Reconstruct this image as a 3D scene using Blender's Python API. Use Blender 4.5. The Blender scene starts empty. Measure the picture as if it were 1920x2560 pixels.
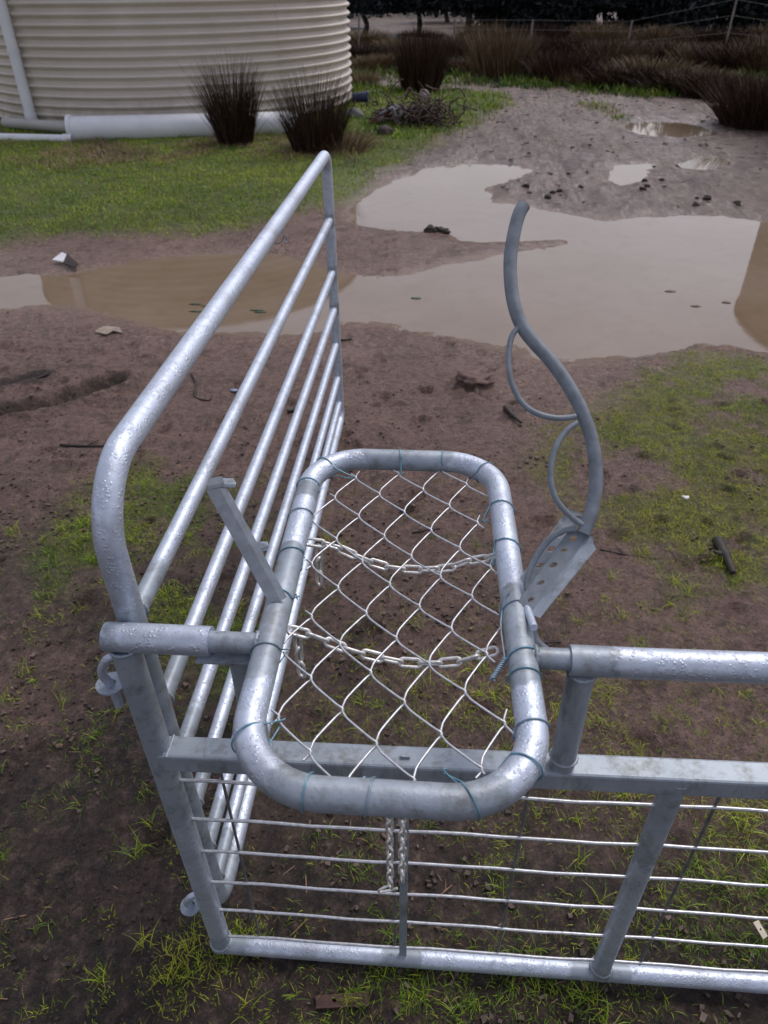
import bpy, bmesh, math, random
import numpy as np
from mathutils import Vector, Matrix
R=math.radians
random.seed(7); rng=np.random.default_rng(11)
scene=bpy.context.scene
C=scene.collection

# ---------------- camera (solved from the photograph) ----------------
PW,PH=1920,2560
FPX=1794.0
CW=np.array([-0.0647056,0.79983381,-0.5967236]); CR=np.array([0.99729124,0.07278966,-0.01057558]); CD=np.array([0.0349766,-0.59579152,-0.80237715])
CP=np.array([0.39361091,-0.62285648,1.6])
cam=bpy.data.cameras.new('camera'); camo=bpy.data.objects.new('camera',cam); C.objects.link(camo)
m=Matrix(((CR[0],-CD[0],-CW[0],CP[0]),(CR[1],-CD[1],-CW[1],CP[1]),(CR[2],-CD[2],-CW[2],CP[2]),(0,0,0,1)))
camo.matrix_world=m
cam.sensor_fit='VERTICAL'; cam.sensor_height=36; cam.sensor_width=27; cam.lens=FPX/PH*36
cam.clip_start=0.02; cam.clip_end=900
cam.dof.use_dof=True; cam.dof.focus_distance=1.25; cam.dof.aperture_fstop=8.0
scene.camera=camo

# ---------------- world, sun, exposure ----------------
SUN_EL=R(56); SUN_AZ=R(35)      # veiled sun, high to the front right
wd=bpy.data.worlds.new('World'); scene.world=wd; wd.use_nodes=True
nt=wd.node_tree; nt.nodes.clear()
sky=nt.nodes.new('ShaderNodeTexSky'); sky.sky_type='NISHITA'; sky.sun_disc=False
sky.sun_elevation=SUN_EL; sky.sun_rotation=SUN_AZ; sky.air_density=1.6; sky.dust_density=2.0; sky.ozone_density=2.0
hs=nt.nodes.new('ShaderNodeHueSaturation'); hs.inputs['Saturation'].default_value=0.38; hs.inputs['Value'].default_value=1.0
tint=nt.nodes.new('ShaderNodeMix'); tint.data_type='RGBA'; tint.blend_type='MULTIPLY'; tint.inputs[0].default_value=1.0
tint.inputs[7].default_value=(1.0,0.945,1.02,1)
bg=nt.nodes.new('ShaderNodeBackground'); bg.inputs['Strength'].default_value=0.125
ow=nt.nodes.new('ShaderNodeOutputWorld')
nt.links.new(sky.outputs[0],hs.inputs['Color']); nt.links.new(hs.outputs[0],tint.inputs[6]); nt.links.new(tint.outputs[2],bg.inputs[0]); nt.links.new(bg.outputs[0],ow.inputs[0])
sl=bpy.data.lights.new('sun','SUN'); sl.energy=1.3; sl.angle=R(16); sl.color=(1.0,0.93,0.82)
so=bpy.data.objects.new('sun',sl); C.objects.link(so)
sd=Vector((math.sin(SUN_AZ)*math.cos(SUN_EL),math.cos(SUN_AZ)*math.cos(SUN_EL),math.sin(SUN_EL)))
so.rotation_euler=sd.to_track_quat('Z','Y').to_euler(); so.location=(2,4,6)
scene.view_settings.view_transform='Standard'; scene.view_settings.look='None'; scene.view_settings.gamma=1
scene.view_settings.exposure=0.08

# ---------------- survey helpers: a photo pixel onto a real plane ----------------
def ray(px,py): return CW+CR*((px-PW/2)/FPX)+CD*((py-PH/2)/FPX)
def onz(px,py,z=0.0): v=ray(px,py); return CP+v*((z-CP[2])/v[2])
def ony(px,py,y=0.0): v=ray(px,py); return CP+v*((y-CP[1])/v[1])
def onx(px,py,x=0.0): v=ray(px,py); return CP+v*((x-CP[0])/v[0])
def ond(px,py,D): return CP+ray(px,py)*D
def gx(pts): return [tuple(onz(a,b,0)[:2]) for a,b in pts]

# ---------------- node helpers ----------------
def mat(name):
    m=bpy.data.materials.new(name); m.use_nodes=True; n=m.node_tree; b=n.nodes['Principled BSDF']; return m,n,b
def nd(n,t,**k):
    x=n.nodes.new(t)
    for a,b in k.items():
        if a in x.inputs: x.inputs[a].default_value=b
        else: setattr(x,a,b)
    return x
def noise(n,vec,scale,detail=6,rough=.6,dist=0):
    x=n.nodes.new('ShaderNodeTexNoise'); x.inputs['Scale'].default_value=scale; x.inputs['Detail'].default_value=detail
    x.inputs['Roughness'].default_value=rough; x.inputs['Distortion'].default_value=dist
    n.links.new(vec,x.inputs['Vector']); return x.outputs['Fac']
def ramp(n,fac,stops):
    x=n.nodes.new('ShaderNodeValToRGB'); cr=x.color_ramp
    while len(cr.elements)<len(stops): cr.elements.new(.5)
    for e,(p,c) in zip(cr.elements,stops):
        e.position=p; e.color=(*c,1) if len(c)==3 else c
    n.links.new(fac,x.inputs['Fac']); return x.outputs['Color']
def g(v): return (v,v,v)
def mixc(n,fac,a,b,mode='MIX'):
    x=n.nodes.new('ShaderNodeMix'); x.data_type='RGBA'; x.blend_type=mode
    for s,i in ((fac,0),(a,6),(b,7)):
        if isinstance(s,(int,float)): x.inputs[i].default_value=s
        elif isinstance(s,tuple): x.inputs[i].default_value=(*s,1) if len(s)==3 else s
        else: n.links.new(s,x.inputs[i])
    return x.outputs[2]
def math_(n,op,a,b=0.0):
    x=n.nodes.new('ShaderNodeMath'); x.operation=op
    for s,i in ((a,0),(b,1)):
        if isinstance(s,(int,float)): x.inputs[i].default_value=s
        else: n.links.new(s,x.inputs[i])
    return x.outputs[0]
def bump(n,b,h,strength,dist,prev=None):
    x=n.nodes.new('ShaderNodeBump'); x.inputs['Strength'].default_value=strength; x.inputs['Distance'].default_value=dist
    n.links.new(h,x.inputs['Height'])
    if prev is not None: n.links.new(prev,x.inputs['Normal'])
    n.links.new(x.outputs[0],b.inputs['Normal']); return x.outputs[0]
def objco(n): return n.nodes.new('ShaderNodeTexCoord').outputs['Object']
def world(n): return n.nodes.new('ShaderNodeNewGeometry').outputs['Position']

def m_galv():
    m,n,b=mat('galvanised_steel'); v=world(n)
    n1=noise(n,v,60,8,.7); n2=noise(n,v,9,5,.6); n3=noise(n,v,220,3,.6)
    col=ramp(n,n1,[(.28,(.44,.49,.58)),(.48,(.57,.64,.76)),(.68,(.68,.76,.89))])
    col=mixc(n,ramp(n,n2,[(.50,g(0)),(.72,g(.55))]),col,(.36,.38,.42))
    spk=ramp(n,noise(n,v,330,2,.5),[(.66,g(0)),(.72,g(1))])
    col=mixc(n,math_(n,'MULTIPLY',spk,ramp(n,n2,[(.5,g(0)),(.6,g(.8))])),col,(.10,.10,.11))
    pa=nd(n,'ShaderNodeVertexColor',layer_name='paint'); sp=n.nodes.new('ShaderNodeSeparateColor'); n.links.new(pa.outputs['Color'],sp.inputs[0])
    pf=math_(n,'ADD',sp.outputs[0],math_(n,'MULTIPLY',math_(n,'SUBTRACT',noise(n,v,55,4,.7),.5),.9))
    pf=ramp(n,pf,[(.42,g(0)),(.60,g(1))])
    pcol=ramp(n,noise(n,v,14,6,.6),[(.3,(.27,.315,.37)),(.55,(.35,.405,.47)),(.75,(.42,.48,.55))])
    pcol=mixc(n,ramp(n,noise(n,v,38,6,.7),[(.48,g(0)),(.72,g(.7))]),pcol,(.14,.14,.115))
    col=mixc(n,pf,col,pcol)
    n.links.new(col,b.inputs['Base Color']); n.links.new(ramp(n,pf,[(0,g(.72)),(1,g(.35))]),b.inputs['Metallic'])
    rr=ramp(n,n1,[(.3,g(.60)),(.7,g(.44))]); n.links.new(mixc(n,pf,rr,g(.50)),b.inputs['Roughness'])
    vo=n.nodes.new('ShaderNodeTexVoronoi'); vo.inputs['Scale'].default_value=190; vo.inputs['Randomness'].default_value=1
    n.links.new(v,vo.inputs['Vector'])
    drop=ramp(n,vo.outputs['Distance'],[(.0,g(1)),(.30,g(.6)),(.42,g(0))])
    gate=ramp(n,noise(n,v,45,3,.6),[(.44,g(0)),(.56,g(1))])
    h=math_(n,'MULTIPLY',math_(n,'MULTIPLY',drop,gate),math_(n,'SUBTRACT',1.0,math_(n,'MULTIPLY',pf,.8)))
    p=bump(n,b,h,.55,.0016)
    bump(n,b,n3,.25,.0006,p); return m
def m_coldgal():
    m,n,b=mat('cold_galv_paint'); v=world(n)
    n1=noise(n,v,14,6,.6); n2=noise(n,v,300,3,.6)
    col=ramp(n,n1,[(.3,(.27,.315,.37)),(.55,(.35,.405,.47)),(.75,(.42,.48,.55))])
    mp=n.nodes.new('ShaderNodeMapping'); mp.inputs['Scale'].default_value=(1,1,.28); n.links.new(v,mp.inputs[0])
    col=mixc(n,ramp(n,noise(n,mp.outputs[0],38,6,.7),[(.48,g(0)),(.70,g(.75))]),col,(.13,.13,.105))
    col=mixc(n,ramp(n,noise(n,v,90,4,.7),[(.58,g(0)),(.70,g(.6))]),col,(.42,.46,.50))
    st=ramp(n,noise(n,v,110,2,.5),[(.72,g(0)),(.77,g(1))])
    col=mixc(n,st,col,(.10,.10,.10))
    n.links.new(col,b.inputs['Base Color']); b.inputs['Metallic'].default_value=.35
    n.links.new(ramp(n,n1,[(.3,g(.42)),(.7,g(.62))]),b.inputs['Roughness'])
    bump(n,b,n2,.3,.0006); return m
def m_simple(name,c,rough=.6,metal=0,var=.25,scale=20,bmp=0):
    m,n,b=mat(name); v=objco(n); f=noise(n,v,scale,5,.6)
    lo=tuple(x*(1-var) for x in c); hi=tuple(min(1,x*(1+var)) for x in c)
    n.links.new(ramp(n,f,[(.3,lo),(.7,hi)]),b.inputs['Base Color'])
    b.inputs['Roughness'].default_value=rough; b.inputs['Metallic'].default_value=metal
    if bmp: bump(n,b,f,.5,bmp)
    return m
GALV=m_galv(); PAINT=m_coldgal()
DARKP=m_simple('weathered_zinc_paint',(.21,.24,.275),.55,.25,.22,60,.0004)
WIREM=m_simple('galvanised_wire',(.55,.57,.61),.38,.7,.25,120,.0004)
WIREDK=m_simple('dull_grey_wire',(.16,.16,.16),.6,.4,.3,60)
TIEM=m_simple('blue_tie_wire',(.15,.32,.42),.4,.35,.3,60)
CHAINM=m_simple('chain_steel',(.78,.78,.76),.42,.6,.3,160,.0004)
BLACKM=m_simple('black_rubber',(.018,.018,.02),.6,0,.3,10)
WHITEPVC=m_simple('white_pvc',(.78,.80,.84),.35,0,.07,3)
RUSTM=m_simple('rusty_steel',(.085,.045,.035),.75,.1,.4,30,.002)
BONE=m_simple('pale_plastic',(.55,.50,.40),.6,0,.15,30)
WOOD=m_simple('grey_fence_wood',(.22,.20,.18),.8,0,.3,8)
BARK=m_simple('dark_bark',(.045,.036,.032),.9,0,.4,6,.01)
STICKM=m_simple('wet_dark_stick',(.03,.024,.022),.65,0,.5,25)
REDM=m_simple('faded_red',(.30,.03,.04),.5,0,.2,10)
BLUEM=m_simple('blue_plastic',(.02,.03,.09),.5,0,.2,10)
CLODM=m_simple('dark_clod',(.035,.024,.022),.8,0,.5,60,.004)
MUDCLOD=m_simple('mud_clod',(.12,.072,.062),.75,0,.5,50,.006)

# ---------------- mesh builder ----------------
class MB:
    def __init__(s): s.v=[]; s.f=[]; s.sm=[]
    def add(s,v,f,smooth=True):
        o=len(s.v); s.v+= [tuple(map(float,x)) for x in v]; s.f+=[tuple(i+o for i in q) for q in f]; s.sm+=[smooth]*len(f)
        return s
    def tube(s,pts,r,seg=16,closed=False,caps=True,r2=None,up=None,hollow=False):
        P=[np.array(p,float) for p in pts]; n=len(P)
        rad=r if hasattr(r,'__len__') else [r]*n
        T=[]
        for i in range(n):
            if closed: t=P[(i+1)%n]-P[i-1]
            else: t=P[min(i+1,n-1)]-P[max(i-1,0)]
            T.append(t/ (np.linalg.norm(t)+1e-12))
        u=np.array(up,float) if up is not None else (np.array([0,0,1.]) if abs(T[0][2])<.9 else np.array([1.,0,0]))
        rings=[]
        nrm=u-T[0]*(u@T[0]); nrm/=np.linalg.norm(nrm)
        for i in range(n):
            nrm=nrm-T[i]*(nrm@T[i]); nrm/=np.linalg.norm(nrm)
            bi=np.cross(T[i],nrm); rr=rad[i]; r_2=rr*(r2 if r2 else 1)
            rings.append([P[i]+nrm*math.cos(a)*r_2+bi*math.sin(a)*rr for a in [2*math.pi*k/seg for k in range(seg)]])
        v=[x for rg in rings for x in rg]; f=[]
        for i in range(n if closed else n-1):
            j=(i+1)%n
            for k in range(seg):
                l=(k+1)%seg; f.append((i*seg+k,i*seg+l,j*seg+l,j*seg+k))
        s.add(v,f,True)
        if caps and not closed:
            s.add(rings[0],[tuple(range(seg-1,-1,-1))],False); s.add(rings[-1],[tuple(range(seg))],False)
        return s
    def hexa(s,c):   # 8 corners: bottom 4, top 4
        s.add(c,[(0,3,2,1),(4,5,6,7),(0,1,5,4),(1,2,6,5),(2,3,7,6),(3,0,4,7)],False); return s
    def box(s,a,b):
        (x0,y0,z0),(x1,y1,z1)=a,b
        return s.hexa([(x0,y0,z0),(x1,y0,z0),(x1,y1,z0),(x0,y1,z0),(x0,y0,z1),(x1,y0,z1),(x1,y1,z1),(x0,y1,z1)])
    def slab(s,poly,off):   # prism: polygon extruded by vector
        n=len(poly); P=[np.array(p) for p in poly]; Q=[p+np.array(off) for p in P]
        f=[tuple(range(n-1,-1,-1)),tuple(range(n,2*n))]+[(i,(i+1)%n,n+(i+1)%n,n+i) for i in range(n)]
        return s.add(P+Q,f,False)
    def disc(s,c,r,h,seg=28,axis=(0,0,1)):
        a=np.array(axis,float); a/=np.linalg.norm(a); c=np.array(c)
        return s.tube([c-a*h/2,c+a*h/2],r,seg)
    def build(s,name,m,parent=None,bevel=0,fix=False,paint=None):
        me=bpy.data.meshes.new(name); me.from_pydata(s.v,[],s.f); me.polygons.foreach_set('use_smooth',s.sm)
        me.update()
        if fix:
            bm=bmesh.new(); bm.from_mesh(me); bmesh.ops.recalc_face_normals(bm,faces=bm.faces); bm.to_mesh(me); bm.free()
        if m.name=='galvanised_steel':
            ca=me.color_attributes.new('paint','FLOAT_COLOR','POINT'); vv=[]
            for q in s.v: k=paint(*q) if paint else 0.0; vv+=[k,k,k,1]
            ca.data.foreach_set('color',vv)
        me.materials.append(m)
        o=bpy.data.objects.new(name,me); C.objects.link(o)
        if parent is not None:
            o.parent=parent; o.matrix_parent_inverse=Matrix.Translation(-Vector(parent.location)) if parent.parent is None else Matrix.Identity(4)
        if bevel:
            bv=o.modifiers.new('bevel','BEVEL'); bv.width=bevel; bv.segments=2; bv.limit_method='ANGLE'; bv.angle_limit=R(40)
        return o
def fillet(pts,rads,n=8,closed=False):
    P=[np.array(p,float) for p in pts]; out=[]; N=len(P)
    for i in range(N):
        if not closed and i in (0,N-1): out.append(P[i]); continue
        a,b,c=P[i-1],P[i],P[(i+1)%N]; r=rads[i] if hasattr(rads,'__len__') else rads
        if r<=0: out.append(b); continue
        u=(a-b)/np.linalg.norm(a-b); w=(c-b)/np.linalg.norm(c-b)
        ang=math.acos(max(-1,min(1,u@w))); t=r/math.tan(ang/2)
        bis=(u+w)/np.linalg.norm(u+w); cen=b+bis*(r/math.sin(ang/2)); A=b+u*t; B=b+w*t
        va=A-cen; vb=B-cen; tot=math.acos(max(-1,min(1,(va@vb)/(r*r))))
        for k in range(n+1):
            s=k/n; out.append(cen+(math.sin((1-s)*tot)*va+math.sin(s*tot)*vb)/math.sin(tot))
    return out
def catmull(pts,n=8):
    P=[np.array(p,float) for p in pts]; P=[2*P[0]-P[1]]+P+[2*P[-1]-P[-2]]; out=[]
    for i in range(1,len(P)-2):
        for k in range(n):
            t=k/n; a,b,c,d=P[i-1],P[i],P[i+1],P[i+2]
            out.append(.5*((2*b)+(c-a)*t+(2*a-5*b+4*c-d)*t*t+(3*b-a-3*c+d)*t**3))
    out.append(P[-2]); return out
def dense(pts,step):
    out=[np.array(pts[0],float)]
    for a,b in zip(pts[:-1],pts[1:]):
        a=np.array(a,float); b=np.array(b,float); n=max(1,int(np.linalg.norm(b-a)/step))
        out+=[a+(b-a)*k/n for k in range(1,n+1)]
    return out
def tag(o,label,cat,group=None,kind=None):
    if label: o['label']=label
    if cat: o['category']=cat
    if group: o['group']=group
    if kind: o['kind']=kind
    return o
def thing(name,loc,label,cat,group=None):
    o=bpy.data.objects.new(name,None); o.location=loc; C.objects.link(o); o.empty_display_size=.1
    return tag(o,label,cat,group)
def dup(root,loc,rz=0,sc=1,label=None,group=None,sz=None):
    r=root.copy(); C.objects.link(r); r.location=loc; r.rotation_euler=(0,0,rz); r.scale=(sc,sc,sz or sc)
    if label: r['label']=label
    if group: r['group']=group
    for ch in root.children:
        c=ch.copy(); C.objects.link(c); c.parent=r; c.matrix_parent_inverse=ch.matrix_parent_inverse.copy()
    return r

# ---------------- numpy noise ----------------
_perm=rng.random((256,256)).astype(np.float64)
def vnoise(x,y,s,o=0):
    x=x*s+37.3+o*11.7; y=y*s+91.1+o*5.3
    xi=np.floor(x).astype(int); yi=np.floor(y).astype(int); fx=x-xi; fy=y-yi
    fx=fx*fx*(3-2*fx); fy=fy*fy*(3-2*fy)
    a=_perm[xi&255,yi&255]; b=_perm[(xi+1)&255,yi&255]; c=_perm[xi&255,(yi+1)&255]; d=_perm[(xi+1)&255,(yi+1)&255]
    return (a*(1-fx)+b*fx)*(1-fy)+(c*(1-fx)+d*fx)*fy
def fbm(x,y,s,oct=4,o=0):
    r=0;amp=1;t=0
    for k in range(oct): r=r+vnoise(x,y,s*2**k,o+k)*amp; t+=amp; amp*=.5
    return r/t*2-1
def sdist(x,y,poly):     # negative inside
    P=np.array(poly); d=np.full(x.shape,1e9); ins=np.zeros(x.shape,bool)
    for i in range(len(P)):
        a=P[i]; b=P[(i+1)%len(P)]; e=b-a
        t=np.clip(((x-a[0])*e[0]+(y-a[1])*e[1])/(e@e+1e-12),0,1)
        d=np.minimum(d,np.hypot(x-a[0]-e[0]*t,y-a[1]-e[1]*t))
        c=((a[1]>y)!=(b[1]>y))&(x<(b[0]-a[0])*(y-a[1])/(b[1]-a[1]+1e-12)+a[0]); ins^=c
    return np.where(ins,-d,d)
def pdist(x,y,line):
    P=np.array(line); d=np.full(x.shape,1e9)
    for i in range(len(P)-1):
        a=P[i]; e=P[i+1]-a; t=np.clip(((x-a[0])*e[0]+(y-a[1])*e[1])/(e@e),0,1)
        d=np.minimum(d,np.hypot(x-a[0]-e[0]*t,y-a[1]-e[1]*t))
    return d
def ss(x,a,b): t=np.clip((x-a)/(b-a),0,1); return t*t*(3-2*t)

K=1/.864
def full(l): return [(a*K,b*K) for a,b in l]
PUD_MAIN=gx(full([(762,440),(790,415),(850,385),(920,362),(1000,350),(1080,350),(1145,362),(1130,378),(1075,393),(1050,405),(1070,430),(1130,437),(1240,462),(1320,470),(1400,462),(1480,458),(1560,460),(1620,470),(1700,480),(1900,520),(2000,620),(1850,730),(1659,748),(1590,735),(1500,735),(1420,745),(1330,762),(1240,778),(1180,775),(1100,745),(1000,722),(900,702),(830,692),(760,692),(700,715),(600,718),(500,712),(400,700),(330,690),(250,670),(190,655),(90,650),(0,658),(-150,668),(-260,640),(-200,596),(-60,588),(0,592),(60,590),(130,590),(200,575),(300,560),(420,548),(520,545),(600,550),(680,566),(740,590),(830,598),(900,582),(1000,560),(1080,542),(1180,532),(1230,522),(1270,513),(1180,508),(1090,516),(1000,512),(970,494),(880,489),(800,479),(765,472)]))
PUDS=[PUD_MAIN,
 gx(full([(1345,270),(1370,261),(1440,258),(1500,265),(1545,282),(1520,292),(1440,292),(1380,285)])),
 gx(full([(1318,356),(1330,350),(1420,348),(1432,355),(1400,366),(1370,388),(1340,400),(1320,390)])),
 gx(full([(1452,350),(1500,337),(1560,335),(1582,350),(1540,362),(1455,358)]))]
LAWN=gx(full([(-900,300),(-300,250),(300,180),(757,186),(900,200),(1000,196),(1062,196),(1112,205),(1112,214),(1045,272),(945,312),(860,352),(815,372),(790,415),(735,440),(650,450),(570,478),(480,502),(400,508),(200,508),(100,524),(0,540),(-300,560),(-900,600)]))
ISLE=gx(full([(1222,206),(1290,204),(1340,222),(1352,250),(1335,262),(1300,250),(1262,228)]))
RIGHTG=gx(full([(1130,1010),(1170,930),(1290,860),(1340,820),(1400,775),(1500,745),(1659,765),(2100,760),(2300,1300),(1900,1550),(1659,1430),(1480,1330),(1350,1230),(1240,1130)]))
LEFTG=gx(full([(60,1200),(150,1080),(260,1000),(420,1010),(560,1050),(560,1500),(420,1500),(250,1250),(120,1290)]))
TRACK=gx(full([(1115,205),(1350,200),(1500,220),(1620,330),(1659,470),(1400,470),(1180,450),(1050,400),(900,330),(960,305),(1045,270)]))
ROW=gx(full([(-600,150),(700,180),(900,196),(1000,190),(1200,192),(1350,205),(1560,230),(1659,300),(1900,430),(2400,400),(3200,60),(-600,60)]))
RUT=gx(full([(-120,915),(0,893),(60,884),(110,872),(165,855),(215,838),(248,826)]))
RUT2=gx(full([(-150,850),(0,830),(50,818),(100,808)]))

FARTR=gx([(840,212),(1000,213),(1150,224),(1350,234),(1500,250),(1640,272),(1720,330)])
def height(x,y):
    w=fbm(x,y,2.2,4,3)*.22+fbm(x,y,8,4,9)*.13+fbm(x,y,30,3,19)*.05
    sc=np.clip(np.hypot(x-CP[0],y-CP[1])/4,1,4)
    h=fbm(x,y,1.1,4)*.012+fbm(x,y,7,4,5)*.013+fbm(x,y,30,3,7)*.006
    h+=ss(x,-.4,-1.2)*ss(y,1.2,1.7)*ss(y,3.4,2.8)*fbm(x*.7+y*.15,y*7,2.2,4,33)*.022
    near=ss(y,1.6,.6)
    h+=near*np.maximum(0,fbm(x,y,18,3,21))*.016
    trk=sdist(x,y,TRACK); tr=ss(-trk,-.1,.4)
    h+=tr*(np.abs(fbm(x*1.0,y*.5,4.5,4,31))*.07-.008); h-=tr*.035*ss(np.abs(fbm(x-.12*y,y*.12,1.3,2,35)),.10,.0)
    lw=ss(-sdist(x,y,LAWN),-.1,.5); h+=lw*.05
    h=np.maximum(h,-.012)
    for P in PUDS:
        d=sdist(x,y,P)+w*.45
        tgt=np.where(d<0,np.maximum(-.06,-.022+d*.22),-.022+d*.16)
        k=ss(d,.22,.02); h=np.where(d<.22,h*(1-k)+np.minimum(tgt,h+.02)*k,h)
    for L,dp,wd_ in ((RUT,.055,.07),(RUT2,.022,.04)):
        d=pdist(x,y,L)+fbm(x,y,14,3,40)*.02
        h-=dp*ss(d,wd_,0); h+=dp*.5*ss(np.abs(d-wd_*1.3),wd_*.7,0)
    c=onz(1185,965); d=np.hypot((x-c[0])/1.25,y-c[1]); h+=.035*ss(d,.16,.03)*(1+.9*fbm(x,y,45,3,50))
    hr=np.random.default_rng(5)
    for k in range(330):
        hx,hy=hr.uniform(-2.2,3.2),hr.uniform(.1,5.2); rr_=hr.uniform(.022,.045); a_=hr.random()*3.14; dpp=hr.uniform(.008,.022)
        m_=(np.abs(x-hx)<.14)&(np.abs(y-hy)<.14)
        if not m_.any(): continue
        xx=x[m_]-hx; yy=y[m_]-hy; u_=xx*math.cos(a_)+yy*math.sin(a_); v_=(-xx*math.sin(a_)+yy*math.cos(a_))*1.45; d=np.hypot(u_,v_)/rr_
        h[m_]+=-dpp*ss(d,1.15,.55)+dpp*.45*ss(np.abs(d-1.45),.5,0)
    h+=.07*ss(np.hypot(x-.02,(y-2.05)),.35,.05)
    return h

# ---------------- ground ----------------
def axis(lo,hi,flo,fhi,step,gr):
    a=list(np.arange(flo,fhi,step)); s=step
    while a[-1]<hi: s*=gr; a.append(a[-1]+s)
    b=[flo]; s=step
    while b[-1]>lo: s*=gr; b.append(b[-1]-s)
    return np.array(b[:0:-1]+a)
xs=axis(-200,200,-1.7,2.6,.0145,1.035); ys=axis(-60,500,-.6,3.6,.0145,1.02)
X,Y=np.meshgrid(xs,ys); Hh=height(X,Y)
far=ss(np.hypot(X,Y),14,30); Hh=Hh*(1-far)
def lookup(x,y):
    i=np.clip(np.searchsorted(ys,y)-1,0,len(ys)-2); j=np.clip(np.searchsorted(xs,x)-1,0,len(xs)-2)
    fx=(x-xs[j])/(xs[j+1]-xs[j]); fy=(y-ys[i])/(ys[i+1]-ys[i])
    return (Hh[i,j]*(1-fx)+Hh[i,j+1]*fx)*(1-fy)+(Hh[i+1,j]*(1-fx)+Hh[i+1,j+1]*fx)*fy
def gz(x,y): return float(lookup(np.array([x]),np.array([y]))[0])
def npmesh(name,verts,faces,m,smooth=True,cols=None):
    me=bpy.data.meshes.new(name); nv=len(verts); nf=len(faces); k=faces.shape[1]
    me.vertices.add(nv); me.vertices.foreach_set('co',np.asarray(verts,np.float32).ravel())
    me.loops.add(nf*k); me.loops.foreach_set('vertex_index',faces.astype(np.int32).ravel())
    me.polygons.add(nf); me.polygons.foreach_set('loop_start',np.arange(0,nf*k,k,dtype=np.int32)); me.polygons.foreach_set('loop_total',np.full(nf,k,np.int32))
    me.polygons.foreach_set('use_smooth',np.full(nf,smooth))
    me.update(calc_edges=True)
    if cols is not None:
        ca=me.color_attributes.new('zone','FLOAT_COLOR','POINT'); ca.data.foreach_set('color',np.asarray(cols,np.float32).ravel())
    me.materials.append(m); o=bpy.data.objects.new(name,me); C.objects.link(o); return o
def gridfaces(ny,nx):
    i=np.arange(ny-1)[:,None]*nx+np.arange(nx-1)[None,:]; i=i.ravel()
    return np.stack([i,i+1,i+nx+1,i+nx],1)
x=X.ravel(); y=Y.ravel()
dl=sdist(x,y,LAWN)+fbm(x,y,1.5,4,60)*.35; di=sdist(x,y,ISLE)+fbm(x,y,2,3,61)*.2; drg=sdist(x,y,RIGHTG); dlg=sdist(x,y,LEFTG)
dr=sdist(x,y,ROW)
def greenness(x,y):
    a=ss(-(sdist(x,y,LAWN)+fbm(x,y,1.5,4,60)*.25),-.15,.25)
    a=np.maximum(a,ss(-(sdist(x,y,ISLE)+fbm(x,y,2,3,61)*.2),-.1,.2))
    a=a*ss(pdist(x,y,FARTR)+fbm(x,y,1.2,3,66)*.25,.25,.5)
    pat=ss(fbm(x,y,5,4,62),-.05,.3)
    r=ss(-sdist(x,y,RIGHTG),-.12,.25)*ss(fbm(x,y,4.5,5,63),-.28,.06)
    l=ss(-sdist(x,y,LEFTG),-.12,.12)*ss(fbm(x,y,5,4,64),-.3,.05)
    return a,np.maximum(r,l),pat
ga,gb,gp=greenness(x,y)
dp=np.min([sdist(x,y,P) for P in PUDS],0)
wet=.8*ss(-(dp+fbm(x,y,2.2,4,70)*.45),-.95,.0)+.2*ss(dp,.16,.0)
sand=np.maximum(np.maximum(ss(-sdist(x,y,TRACK),-.3,.3),ss(pdist(x,y,FARTR),.6,.3)), ss(y,5.5,8)*(1-ga)*.8)
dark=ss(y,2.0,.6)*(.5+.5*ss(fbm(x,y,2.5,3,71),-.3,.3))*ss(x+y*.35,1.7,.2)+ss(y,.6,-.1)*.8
rd=np.minimum(pdist(x,y,RUT),pdist(x,y,RUT2)); dark=np.maximum(dark,ss(rd+fbm(x,y,10,3,72)*.05,.09,.03)*.9)
rowm=ss(-dr,-.8,.6)
pale=ss(y+fbm(x,y,.3,3,73)*2,23,26)*rowm
cols=np.stack([np.maximum(ga,gb*.7),sand,np.clip(dark,0,1),wet],1)
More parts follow.
